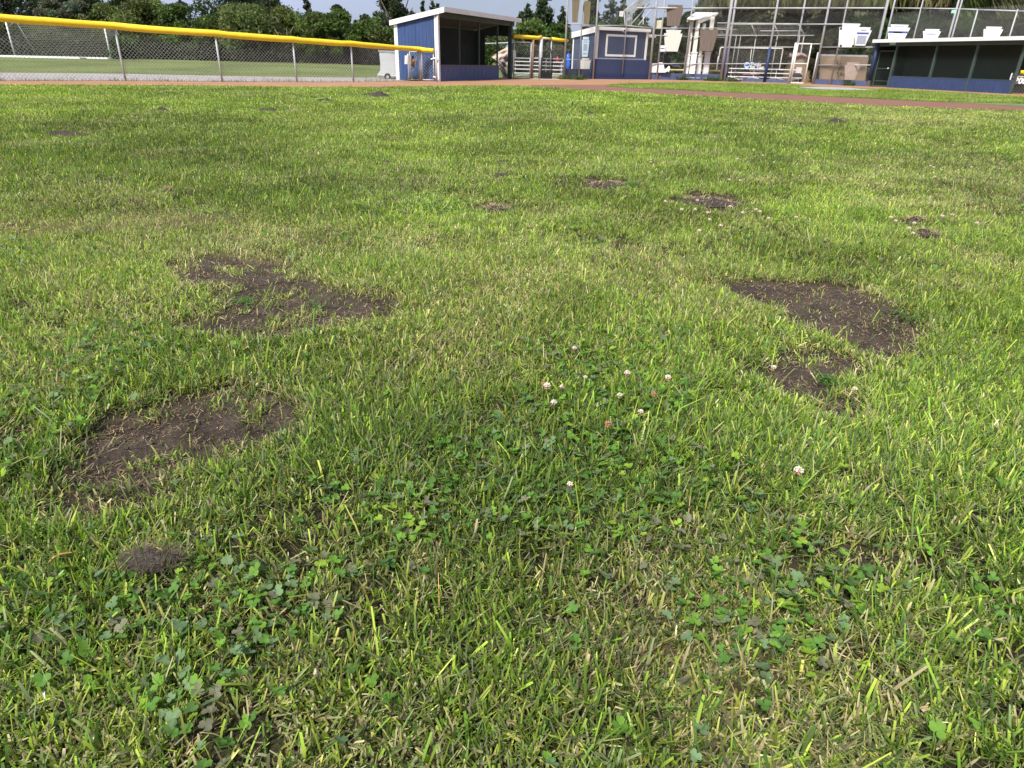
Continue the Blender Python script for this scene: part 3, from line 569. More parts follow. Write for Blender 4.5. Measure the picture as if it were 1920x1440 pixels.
M_clod = mat('fibrous_clod', (.075,.062,.050), .95, .3, 40, .9, bscale=120, col2=(.030,.025,.02))
cl = thing('dirt_clod', G(285,1082), 'fibrous brown clod of dug up turf lying in the lower left grass', 'clod')
def clod():
    g = G(290, 1078); mb = MB(); V = []; n = 26; k = 14
    for i in range(k+1):
        t = math.pi*i/k
        for j in range(n):
            a = 2*math.pi*j/n; r = 1+.55*(float(fb(math.cos(a)*math.sin(t)*2+9, math.sin(a)*math.sin(t)*2+math.cos(t)*3+9, .7, 5, 3))-.5)
            V.append((g.x+math.cos(a)*math.sin(t)*.054*r, g.y+math.sin(a)*math.sin(t)*.028*r, .036+math.cos(t)*.019*r))
    mb.v = V; mb.f = [(i*n+j, (i+1)*n+j, (i+1)*n+(j+1) % n, i*n+(j+1) % n) for i in range(k) for j in range(n)]
    mb.build('soil_body', M_clod, cl, None, True)
    m = 1100; a = rng.uniform(0, 6.28, m); t = np.arccos(rng.uniform(-.3, 1, m)); P = np.stack([g.x+np.cos(a)*np.sin(t)*.052, g.y+np.sin(a)*np.sin(t)*.027, .036+np.cos(t)*.018], 1)
    c = np.array([.125,.100,.068])*rng.uniform(.4, 1.7, (m, 1)); V, Fq, C = make_blades(P, rng.uniform(.006, .030, m), np.full(m, .0009), rng.uniform(.8, 1.9, m), rng.uniform(0, 6.28, m), rng.uniform(-.8, 1, m), np.full(m, .5), c, c, 3)
    npmesh('root_fibres', V, [Fq], STRAW, C, cl)
clod()
M_deadleaf = mat('dry_leaf', (.46,.38,.26), .7, .15, 60)
def dleaf(px, py, L, w, az, m, label, z=.032):
    g = G(px, py); g.z = float(hz(g.x, g.y))+z; u = Vector((math.cos(az), math.sin(az), .1)); v = Vector((-math.sin(az), math.cos(az), .05)); mb = MB(); n = 8; top = []; 
    for i in range(n+1):
        t = i/n; ww = w*math.sin(math.pi*min(.98, .06+t*.9))**.7; c = g+u*(t-.5)*L+Z*(.006*math.sin(t*5)); top.append((c-v*ww, c+Z*-.002, c+v*ww))
    for i in range(n):
        a, b, c = top[i]; d, e, f = top[i+1]; mb.prism([a, b, e, d], Z*.0005); mb.prism([b, c, f, e], Z*.0005)
    return tag(mb.build('dry_leaf', m), label, 'leaf')
dleaf(1125, 775, .04, .007, .9, M_deadleaf, 'folded tan dry leaf in the clover under the long green tuft')
dleaf(125, 1065, .05, .0025, .9, mat('orange_leaf', (.5,.27,.12), .7, .15, 60), 'thin orange brown dry blade left of the turf clod')
dleaf(235, 1072, .03, .003, .7, mat('yellow_leaf', (.55,.47,.16), .7, .15, 60), 'yellow blade at the left foot of the turf clod', .02)
dleaf(95, 1330, .02, .002, 2.2, mat('white_leaf', (.7,.7,.68), .7, .1, 60), 'small white feathery shred in the bottom left grass')
dleaf(600, 1292, .012, .006, .4, M_deadleaf, 'small round pale leaf in the bottom left grass')
# ================================================================== OUTFIELD FENCE (left)
def outfield_fence():
    t = thing('outfield_fence', FENCE[4], 'yellow capped chain link outfield fence running along the gravel path to the left dugout', 'fence')
    tz = [ZT(b, y) for b, y in zip(FENCE, FEN_T)]
    tz[0] = tz[2]+.1; tz[1] = tz[2]+.05
    for k, (p, z) in enumerate(zip(FENCE[:-1], tz)):
        MB().tube((p.x, p.y, -.05), (p.x, p.y, z), .033 if k < 7 else .04, 10).build('post', M_galv, t, smooth=True)
    cap = MB(); top = [Vector((p.x, p.y-.02, z+.03)) for p, z in zip(FENCE, tz)]; pts = []
    for k in range(len(top)-1):
        for j in range(6): f = j/6; pts.append(top[k].lerp(top[k+1], f)-Z*.018*math.sin(math.pi*f))
    pts.append(top[-1]); rj = random.Random(4); pts = [p+Z*rj.uniform(-.007,.007) for p in pts]; cap.path(pts, .1, 14, [(.118-.03*i/(len(pts)-1))*rj.uniform(.95,1.05) for i in range(len(pts))]); cap.build('yellow_cap', M_yellow, t, smooth=True)
    m = MB()
    for k in range(6): a, b = FENCE[k], FENCE[k+1]; m.chain((a.x, a.y+.04), (b.x, b.y+.04), .02, tz[k]-.03, .02, tz[k+1]-.03, .115, .0042)
    a, b = FENCE[6], G(752,152); m.chain((a.x, a.y+.04), (b.x, b.y+.04), .02, tz[6]-.03, .02, tz[7], .115, .0036)
    m.build('chain_link', M_galvd, t)
    return tz
TZ = outfield_fence()
def frame_gate(name, a, b, z0, z1, label, cat='gate', m=M_galv, r=.022, mid=True, diag=False, pitch=.13, wire=M_galvd, wr=.0032, group=None, midz=.5):
    a = Vector((a[0],a[1],0)); b = Vector((b[0],b[1],0)); t = thing(name, a, label, cat, group); f = MB()
    f.tube(a+Z*z0, a+Z*z1, r).tube(b+Z*z0, b+Z*z1, r).tube(a+Z*z1, b+Z*z1, r).tube(a+Z*z0, b+Z*z0, r)
    if mid: f.tube(a+Z*(z0+(z1-z0)*midz), b+Z*(z0+(z1-z0)*midz), r*.8)
    if diag: f.tube(a+Z*z0, b+Z*z1, r*.5)
    f.build('gate_frame', m, t, smooth=True)
    MB().chain((a.x, a.y), (b.x, b.y), z0, z1, pitch=pitch, r=wr).build('chain_link', wire, t)
    return t
g1 = G(770,152); g2 = FENCE[7]; g3 = G(814,153)
gt = frame_gate('fence_gate', (g1.x, g1.y), (g2.x-.06, g2.y), .06, TZ[7]-.08, 'grey chain link gate leaf with a diagonal brace in front of the blue side wall', diag=True, mid=False)
g = FENCE[7]; gt2 = frame_gate('fence_gate', (g.x+.07, g.y), (g3.x, g3.y), .06, TZ[8]-.03, 'narrow chain link gate leaf ending under the yellow cap beside the white corner board', mid=False, r=.026)
MB().tube(at(808,111,g3.y-.03), at(820,108.5,g3.y-.03), .03, 8).build('hinge', M_alu, gt2)
MB().tube(at(812,144,g3.y-.03), at(821,146,g3.y-.03), .03, 8).build('hinge', M_alu, gt2)
p = G(819,154); t = thing('fence_post', p, 'separate galvanised gate post right against the white corner board of the left dugout', 'post'); MB().tube(p, p+Z*ZT(p, 95), .04, 10).build('pole', M_galv, t, smooth=True); MB().ball(p+Z*(ZT(p,95)), .045).build('cap', M_alu, t, smooth=True)
p = G(767,152.5); t = thing('sign_post', p, 'thin post with a small white blank sign in front of the blue side wall', 'sign'); MB().tube(p, p+Z*ZT(p, 101), .022, 8).build('pole', M_white, t, smooth=True)
MB().prism([at(759,104,p.y-.04), at(771,104,p.y-.04), at(771,120.5,p.y-.04), at(758.5,120,p.y-.04)], (0,.02,0)).build('sign_plate', M_white, t)
p = G(776,152.5); m = MB(); m.path([at(774,105,p.y-.1), at(775,113,p.y-.12), at(773.5,120,p.y-.1), at(776,127,p.y-.1)], .1, 8, [.06,.11,.10,.03]); tag(m.build('hanging_jacket', M_bronze, None, None, True), 'brown jacket like cloth hanging on the gate beside the small white sign', 'jacket')
# weeds along the fence foot
def weed(px, py, h, n, col, label, group=None, w=.02, sp=.15):
    g = G(px, py); x = g.x+rng.normal(0, sp, n); y = g.y+rng.normal(0, sp*.5, n); c = np.array(col)*rng.uniform(.7, 1.3, (n, 1))
    V, Fq, C = make_blades(np.stack([x, y, hz(x, y)], 1), rng.uniform(.3, 1, n)*h, np.full(n, w), rng.uniform(.1, .8, n), rng.uniform(0, 6.28, n), rng.uniform(0, 1, n), np.full(n, .2), c*.8, c, 2)
    return tag(npmesh('weed', V, [Fq], LEAF, C), label, 'weed', group)
for k in range(26):
    px = -20+k*32+random.uniform(-9, 9)
    if px > 800: continue
    i = max(0, np.searchsorted([-420,-200,0,236,417,557,663,789,815], px)-1); 
    weed(px, float(np.interp(px, [0,236,417,557,663,789], [152,152.3,153.9,154.1,154,152.4])), random.uniform(.1, .3), 40, (.13,.13,.05) if k % 3 else (.22,.15,.08), 'low straggly weeds along the foot of the yellow capped fence', 'weeds along the foot of the outfield fence', .012, .35)
for px, py, lb in ((1060,149,'green weeds where the navy wall starts, right of the open fence bays'),(1087,150,'small green weeds at the foot of the wall under the narrow white panel'),(1280,150.5,'green weeds on the low blue wall left of the white columns'),(1343,152.5,'green weeds at the low blue wall by the thick double pole'),
   (1375,153.5,'bushy green weeds at the wall under the left end of the white benches'),(1594,161,'green weeds at the wall below the tan boards'),(1748,167.5,'small weeds at the foot of the right dugout wall'),(1330,152,'weed clump at the wall under the white columns'),(781,152,'green weeds behind the gate in front of the blue side wall')):
    weed(px, py, .42, 120, (.07,.13,.035), lb, None, .03, .22)
# ================================================================== soccer goal, trailer
def hzv(v): return float(hz(v.x, v.y))
def goal():
    Yg = 57.; L0 = at(28,104,Yg); R0 = at(209,112,Yg); L0.z = hzv(L0); R0.z = hzv(R0)
    L0 = Vector((L0.x, Yg, L0.z)); R0 = Vector((R0.x, Yg, R0.z)); t = thing('soccer_goal', (L0+R0)/2, 'white soccer goal with a net on the grass field beyond the fence', 'goal')
    h = 2.5; D = Vector((.5,1.9,0)); d1 = Vector((.25,.8,0))
    for p in (L0, R0): MB().tube(p, p+Z*h, .06, 8).build('goal_post', M_white, t, smooth=True)
    MB().tube(L0+Z*h, R0+Z*h, .06, 8).build('crossbar', M_white, t, smooth=True)
    MB().tube(L0+D+Z*.05, R0+D+Z*.05, .05, 8).tube(L0+Z*.05, L0+D+Z*.05, .05, 8).tube(R0+Z*.05, R0+D+Z*.05, .05, 8).build('base_frame', M_white, t, smooth=True)
    q = MB(); q.tube(L0+Z*h, L0+d1+Z*h, .03, 6).tube(R0+Z*h, R0+d1+Z*h, .03, 6); q.tube(L0+d1+Z*h, L0+Z*(h-.5), .02, 6).tube(R0+d1+Z*h, R0+Z*(h-.5), .02, 6)
    q.tube(L0+d1+Z*h, L0+D+Z*.05, .02, 6).tube(R0+d1+Z*h, R0+D+Z*.05, .02, 6).build('net_support', M_white, t, smooth=True)
    n = MB(); N = 50
    for k in range(N+1):
        f = k/N; a = L0.lerp(R0, f); n.path([a+Z*h, a+d1+Z*(h-.02), a+d1*1.5+Z*h*.5, a+D+Z*.05], .012, 3)
    for k in range(20):
        f = k/20; A = (lambda s: (s+d1*1.+Z*h).lerp(s+d1*1.5+Z*h*.5, f*2) if f < .5 else (s+d1*1.5+Z*h*.5).lerp(s+D+Z*.05, f*2-1)); n.tube(A(L0), A(R0), .012, 3)
    for s in (L0, R0):
        for k in range(12): f = k/12; n.tube(s+Z*h*f, s+D*(1-f*.55)+Z*h*f, .012, 3)
        for k in range(10): f = k/10; n.tube(s+D*f+Z*.05, s+d1*f+Z*h, .012, 3)
    n.build('net', M_net, t)
    # field marking strip in front
    return t
goal()
M_line = mat('white_board_paint', (.8,.8,.8), .8, .04, 3)
a = at(-60,103,54.5); b = at(150,111.5,54.5); c = at(167,111,56.5); d = at(207,112.6,56.5)
def onf(v): return Vector((v.x, v.y, hzv(v)))
t = MB(); a, b = onf(a), onf(b); t.slab((a.x,a.y),(b.x,b.y),(0,.12),a.z,a.z+.13,b.z,b.z+.13); tag(t.build('white_rail', M_line), 'long low white board lying on the grass in front of the soccer goal', 'board')
t = MB(); a, b = onf(c), onf(d); t.slab((a.x,a.y-.3),(b.x,b.y-.3),(0,.12),a.z,a.z+.09,b.z,b.z+.09); tag(t.build('white_rail', M_line), 'short low white board at the foot of the right goal post', 'board')
def trailer():
    Y = 33.5; A = at(714,142,Y); B = at(765,144,Y); t = thing('utility_trailer', Vector((A.x,Y,0)), 'pale grey box trailer with a small wheel parked behind the fence beside the left dugout', 'trailer')
    P = lambda x, y, dy=0: at(x, y, Y)+Vector((0,dy,0))
    MB().prism([P(707,140), P(760,142.5), P(760,103), P(711,98.5), P(713,120), P(713,132)], (.5,2.2,0)).build('box_body', M_trail, t)
    MB().prism([P(709,97), P(762,105), P(762,101), P(709,94)], (.55,2.3,0)).build('roof', mat('grey_roof', (.3,.3,.3), .6), t)
    w = MB(); c = P(727,144,-.05); w.tube(c, c+Vector((0,.16,0)), .15, 16); wh = w.build('wheel', M_tyre, t, smooth=False); MB().tube(c-Vector((0,.01,0)), c+Vector((0,.05,0)), .06, 10).build('hub', M_galv, t)
    MB().tube(P(709,141.5), P(762,144), .05, 6).tube(P(709,141), P(710,148), .04, 6).build('chassis', M_galv, t)
trailer()
# ================================================================== DUGOUTS
def rot90(v): return Vector((-v.y, v.x, 0))
def left_dugout():
    A = G(823,153); B = G(957,148.2); u = (B-A).normalized(); n = rot90(u); Ln = (B-A).length   # n points backwards (left/back)
    t = thing('dugout', A, 'left dugout with bright blue side wall, white corner boards and dark open front', 'dugout')
    D = 2.1; C = A+n*D; E = B+n*D; H1 = 2.58; H2 = 2.16
    LW = A+u*(Ln*.80)
    m = MB(); boards(m, C, A, Vector(-u)*1, 0, H2, .18, .03, H1); m.build('side_wall', M_blue, t)
    m = MB(); boards(m, A+u*.12-n*.0, LW, -n, 0, .61, .14, .03); m.build('front_wall', M_dusty, t)
    MB().slab(A+u*.12-n*.045, LW-n*.045, n*.09, .612, .65).build('ledge', mat('brown_ledge', (.13,.10,.09), .8), t)
    m = MB(); boards(m, C+u*.02, E, -n, 0, H2+.065, .3, .03); m.build('back_wall', M_brwall, t)
    # back wall continues with an opening to the right
    m = MB(); m.slab(E-u*.0, E-n*.62, u*.03, 0, H2+.03, 0, H2+.16); m.build('end_wall', M_brwall, t)
    m = MB(); m.slab(E-n*.62, B+n*.14, u*.03, 1.98, H2+.16, 1.98, H1); m.build('end_header', M_dwall, t)
    m = MB(); a, b, c, d = (A-u*.12-n*.38, B+u*.35-n*.38, E+u*.35+n*.15, C-u*.12+n*.15); z1 = H1+.1; z2 = H2+.06
    m.hexa([a+Z*z1, b+Z*z1, c+Z*z2, d+Z*z2, a+Z*(z1+.05), b+Z*(z1+.05), c+Z*(z2+.05), d+Z*(z2+.05)]); m.build('roof', mat('roofing', (.12,.12,.12), .8), t)
    MB().slab(a-n*.03, b-n*.03, n*.028, z1-.08, z1+.10).build('fascia', M_white, t)
    MB().slab(a-n*.03-u*.03, d-u*.03, u*.028, z1-.10, z1+.09, z2-.12, z2+.07).build('side_fascia', M_white, t)
    MB().slab(a+n*.36, b+n*.36, n*.07, H1-.16, z1).build('header_beam', M_dgreen, t)
    MB().box(A+Z*(H1/2)-n*.02-u*.03, .13, .1, H1, math.atan2(u.y, u.x)).build('corner_board', M_white, t)
    MB().slab(A-u*.05+n*.00, A-u*.05+n*.13, u*.02, 0, H1).build('corner_board', M_white, t)
    MB().slab(C-u*.05-n*.17, C-u*.05, u*.02, 0, H2).build('corner_board', M_white, t)
    for f in (.27,.53,.80): MB().box(A+u*(Ln*f)+Z*(H1/2+.02)+n*.07, .07, .07, H1-.04, math.atan2(u.y, u.x)).build('post', M_dgreen, t)
    MB().box(B+Z*(H1/2)+n*.04, .18, .18, H1, math.atan2(u.y, u.x)).build('post', M_dgreen, t, 'thick dark green post at the open end')
    MB().chain(A+u*.15+n*.03, LW+n*.03, .65, H1-.16, pitch=.12, r=.0022).build('chain_link', M_dgreen, t)
    s = MB(); s.slab(C+u*.3-n*.5, C+u*(Ln*.6)-n*.5, n*.3, .42, .46); s.build('bench', M_brwall, t)
left_dugout()
def right_dugout():
    A = G(1630,162.5); B = G(1893,176.5); u = (B-A).normalized(); n = rot90(u); n = n if n.x > 0 else -n; Ln = (B-A).length
    t = thing('dugout', A, 'right dugout with long white roof edge, dark green posts and low blue front wall', 'dugout')
    D = 2.1; H1 = 2.12; rz = math.atan2(u.y, u.x); C = A+n*D; E = B+n*D
    d0 = A+u*(Ln*.155)
    m = MB(); boards(m, d0, B, -n, 0, .53, .16, .03); m.build('front_wall', mat('worn_blue_board', (.030,.058,.155), .7, .2, 2, .15, col2=(.022,.04,.105), stretch=(3,3,1)), t)
    MB().slab(d0-n*.04, B-n*.04, n*.08, .532, .56).build('ledge', M_dgreen, t)
    m = MB(); boards(m, C, E, -n, 0, H1-.085, .3, .03); m.build('back_wall', M_dwall, t)
    m = MB(); boards(m, A+n*.15-u*.02, C, -u, 0, H1-.1, .3, .03); m.build('side_wall', M_dwall, t)
    a, b, c, d = (A-u*.12-n*.35, B+u*.3-n*.35, E+u*.3+n*.1, C-u*.12+n*.1); z1 = H1+.02; z2 = H1-.1
    MB().hexa([a+Z*z1, b+Z*z1, c+Z*z2, d+Z*z2, a+Z*(z1+.04), b+Z*(z1+.04), c+Z*(z2+.04), d+Z*(z2+.04)]).build('roof', M_white, t)
    MB().slab(a-n*.03, b-n*.03, n*.028, z1-.06, z1+.09).build('fascia', M_white, t)
    MB().slab(A-u*.1-n*.04, B+u*.05-n*.04, n*.09, H1-.2, z1-.002).build('header_beam', M_dgreen, t)
    for f in (-.005,.155,.455,.725,1.0): MB().box(A+u*(Ln*f)+Z*(H1/2-.1)+n*.02, .085, .11, H1-.2, rz).build('post', M_dgreen, t)
    MB().chain(d0+n*.06, B+n*.06, .56, H1-.2, pitch=.12, r=.0022).build('chain_link', M_dgreen, t)
    f = MB(); g0 = A+u*.14+n*.05; g1 = d0-u*.12+n*.05
    f.tube(g0+Z*.06, g0+Z*(H1-.42), .025).tube(g1+Z*.06, g1+Z*(H1-.42), .025).tube(g0+Z*.06, g1+Z*.06, .025).tube(g0+Z*(H1-.42), g1+Z*(H1-.42), .025).tube(g0+Z*.88, g1+Z*.88, .02).tube(g0+Z*.3, g1+Z*.3, .015)
    dr = f.build('door', M_dgreen, t); k = MB().chain(g0, g1, .06, H1-.42, pitch=.12, r=.0022).build('door_mesh', M_dgreen, t); MB().ball(g1+Z*.9-n*.05-u*.15, .04).build('door_latch', M_alu, t)
    sg = MB(); q = A+u*.72-n*.05; sg.slab(q, q+u*.38, n*.006, H1-.14, H1-.03); sg.build('sign_plate', M_mint, t)
    MB().slab(C+u*.3-n*.55, E-u*.3-n*.55, n*.3, .42, .46).build('bench', M_dgreen, t)
    return A, B, u, n
RA, RB, RU, RN = right_dugout()
# ================================================================== FENCE BAYS between left dugout and booth
F0 = G(962,148.3); F1 = G(1057,148.5); fu = (F1-F0).normalized()
def onF(px): return F0.lerp(F1, (px-962)/95.)
def middle_fence():
    t = thing('side_fence', F0, 'chain link fence bays with yellow cap tubes between left dugout and navy booth', 'fence'); H = 1.92
    for px, r, m, lb in ((996,.075,M_rust,'thick rusty post'),(1011,.095,M_galv,'thick grey steel post'),(1030,.03,M_galv,None),(1057,.04,M_galv,None)): MB().tube(onF(px), onF(px)+Z*(H if px != 1057 else H), r, 10).build('post', m, t, lb, True)
    MB().path([onF(961)+Z*(H+.06), onF(978)+Z*(H+.05), onF(1004)+Z*(H+.03), onF(1011)+Z*(H+.07)], .09, 12).build('yellow_cap', M_yellow, t, smooth=True)
    MB().path([onF(1031)+Z*(H+.02), onF(1045)+Z*(H-.02), onF(1061)+Z*(H-.04)], .08, 12).build('yellow_cap', M_yellow, t, smooth=True)
    MB().path([onF(1014)+Z*(H+.03), onF(1030)+Z*(H+.01)], .055, 12).build('yellow_cap', mat('faded_yellow', (.62,.50,.25), .6, .1, 9), t, 'faded short cap tube', True)
    MB().tube(onF(1013)+Z*.98, onF(1057)+Z*.98, .02).tube(onF(997)+Z*1.02, onF(1010)+Z*1.04, .025).build('rail', M_galv, t, smooth=True)
    MB().chain(onF(998), onF(1057), .03, H-.03, pitch=.13, r=.0036).build('chain_link', M_galvd, t)
middle_fence()
gg = frame_gate('fence_gate', onF(963)-Vector((0,.06,0)), onF(993)-Vector((0,.06,0)), .06, ZT(onF(980), 79.5), 'closed chain link gate with a small blank white plate, left of the rusty post', mid=False, r=.03)
q = onF(962)-Vector((.02,.12,0)); MB().prism([q+Z*.95, q+Vector((.14,0,.95)), q+Vector((.14,0,1.33)), q+Z*1.33], (0,.015,0)).build('sign_plate', M_white, gg)
def pitching_screen():
    a = onF(1012)-Vector((0,.5,0)); b = onF(1032)-Vector((0,.9,0)); t = thing('pitching_screen', a, 'black netted screen on thin feet standing open in front of the fence bays', 'screen'); h1 = 1.55
    f = MB(); f.tube(a+Z*.06, a+Z*1.0, .02).tube(b+Z*.06, b+Z*.95, .02).tube(a+Z*.06, b+Z*.06, .02).tube(b+Z*.95, a.lerp(b,.75)+Z*h1, .02).tube(a.lerp(b,.75)+Z*h1, a+Z*1.0, .014)
    f.build('frame', M_black, t); MB().tube(a-Vector((.55,.3,-.02)), b+Vector((.4,-.5,.02)), .015).tube(a-Vector((.1,.5,-.02)), a+Vector((.1,.4,.02)), .015).build('feet', M_galv, t)
    m = MB(); m.chain(a, b, .06, .97, pitch=.045, r=.006); m.chain(a, b, .97, 1.0, .95, 1.4, .045, .006); m.build('net', M_black, t)
    MB().slab(a+Z*0, b+Z*0, (0,.02), .06, .34).build('kick_panel', M_black, t)
pitching_screen()
def bleachers(name, a, b, back, rows, z0, dz, m, label, frame=M_galv, wdt=.25, rail=None):
    a = Vector(a); b = Vector(b); back = Vector(back); t = thing(name, a, label, 'bleachers')
    for k in range(rows):
        o = back*k; MB().slab(a+o, b+o, back.normalized()*wdt, z0+dz*k, z0+dz*k+.05).build('bench_plank', m, t)
    f = MB()
    for s in np.linspace(.04, .96, 4):
        p = a.lerp(b, s)+back.normalized()*.1
        f.tube(p, p+back*(rows-1)+Z*(z0+dz*(rows-1)-.03), .02)
        for k in range(rows): f.tube(p+back*k, p+back*k+Z*(z0+dz*k-.003), .018)
    for s in (.04, .35, .66): f.tube(a.lerp(b, s)+Z*.05, a.lerp(b, s+.3)+Z*(z0-.02), .015); f.tube(a.lerp(b, s+.3)+Z*.05, a.lerp(b, s)+Z*(z0-.02), .015)
    f.build('support_frame', frame, t, smooth=True)
    if rail:
        r = MB(); o = back*(rows-1)+back.normalized()*.3
        for z in rail: r.tube(a+o+Z*z, b+o+Z*z, .022)
        for s in (0, .33, .66, 1): r.tube(a.lerp(b, s)+o, a.lerp(b, s)+o+Z*rail[-1], .022)
        r.build('guard_rail', frame, t, smooth=True)
    return t
a = at(962,141,42.5); b = at(1058,141,42.5); bleachers('bleachers', (a.x,42.5,0), (b.x,42.5,0), (0,.45,0), 4, .20, .20, M_alu, 'low aluminium bleachers seen through the fence bays left of the booth', rail=(1.0,))
c = at(1045,130,44.5); t = thing('traffic_cone', Vector((c.x,44.9,.86)), 'small red cone standing on the top plank of the left bleachers', 'cone'); MB().tube(t.location+Z*.02, t.location+Z*.28, .09, 10, .03).build('cone_body', M_red, t, smooth=True); MB().box(t.location+Z*.01, .24, .24, .02).build('cone_base', M_red, t)
c = G(1069,147.5); c.y += 2.5; t = thing('inflatable_post', c, 'tall bright blue padded post left of the navy booth', 'post'); s = 3.4; zz = [ZT(c, v) for v in (131,120,110,101)]; MB().path([c, c+Z*zz[1]*1.0, c+Z*(zz[2])+Vector((.03,0,0)), c+Z*zz[3]], .13, 12, [.16,.15,.14,.12]).build('pad', M_bblue, t, smooth=True)
MB().tube(c+Z*zz[3], c+Z*(zz[3]+.06), .05, 8).build('top_cap', M_bblue, t)
# tarp
def tarp():
    Y = 40.5; t = thing('folded_tarp', at(945,148,Y)*1, 'folded beige and grey tarp leaning between the left dugout post and the gate', 'tarp'); t.location.z = 0
    def sheet(corners, m, name, n=14):
        c = [at(a, b, Y+dy) for a, b, dy in corners]; mb = MB()
        for i in range(n+1):
            for j in range(n+1):
                u = i/n; v = j/n; p = (c[0].lerp(c[1], u)).lerp(c[3].lerp(c[2], u), v); p.y += .10*math.sin(u*9+v*4)+.06*math.sin(v*13-u*5); mb.v.append(tuple(p)); 
        N = len(mb.v); mb.v += [(x, y+.02, z) for x, y, z in mb.v]; q = lambda i, j: i*(n+1)+j
        for i in range(n):
            for j in range(n): mb.f.append((q(i,j), q(i+1,j), q(i+1,j+1), q(i,j+1))); mb.f.append((N+q(i,j+1), N+q(i+1,j+1), N+q(i+1,j), N+q(i,j)))
        mb.build(name, m, t, smooth=True)
    sheet([(920,106,.5),(958,84,.5),(958,112,.0),(934,116,.0)], M_tarp, 'tarp_fold'); sheet([(934,112,-.2),(958,96,-.3),(957,140,-.4),(936,118,-.3)], M_tarp2, 'tarp_fold'); sheet([(930,112,-.3),(940,120,-.5),(958,147.5,-.7),(944,147,-.5)], M_tarp, 'tarp_fold')
    MB().tube(at(905,82,Y+.9), at(962,80,Y+.9), .03).tube(at(905,82,Y+.9), at(903,148,Y+.9), .03).build('support_rail', M_galv, t)
tarp()
# ================================================================== NAVY BOOTH and low blue wall
WL = [G(a, b) for a, b in ((1057,148.5),(1108,148.5),(1218,149.3),(1353,151.8),(1484,156))]
def wallz(px, py):  # height on the wall line
    b = WP(px); return ZT(b, py)
def WP(px):
    xs = [1057,1108,1218,1353,1484,1520,1630]; P = WL+[G(1520,157.5), G(1630,162.5)]
    for i in range(len(xs)-1):
        if px <= xs[i+1] or i == len(xs)-2: return P[i].lerp(P[i+1], (px-xs[i])/(xs[i+1]-xs[i]))
def segwall(name, pxs, z1, m, label, d=.12, cat='wall', z0=0):
    t = thing(name, WP(pxs[0]), label, cat)
    for a, b in zip(pxs[:-1], pxs[1:]):
        A, B = WP(a), WP(b); n = rot90((B-A).normalized()); mb = MB(); k = max(1, round((B-A).length/2.4))
        for i in range(k): mb.slab(A.lerp(B, i/k+.001), A.lerp(B, (i+1)/k-.001), n*(d*(1+.02*i)), z0, z1)
        mb.build('panel', m, t)
    return t
segwall('low_wall', (1057,1108), .52, M_navy, 'short navy wall section left of the booth')
segwall('low_wall', (1108,1218), ZT(WP(1160), 111.5), M_navy2, 'high padded deep blue wall under the booth window')
segwall('low_wall', (1218,1353), .36, M_dusty, 'low blue wall section under the white columns')
segwall('low_wall', (1353,1484), .19, M_dusty, 'low blue wall section in front of the white benches')
segwall('low_wall', (1526,1626), .27, M_dusty, 'low blue wall section in front of the tan boards')
for q in (1268,1295,1305,1322):
    A = WP(q); MB
t = thing('wall_stripe', WP(1285), 'short white dashes painted along the low wall beneath the columns', 'marking')
for a, b in ((1284,1290),(1292,1302),(1305,1312),(1318,1328)):
    A, B = WP(a), WP(b); MB().slab(A-Vector((.02,.03,0)), B-Vector((.02,.03,0)), (0,.012), .13, .155).build('dash', M_white2, t)
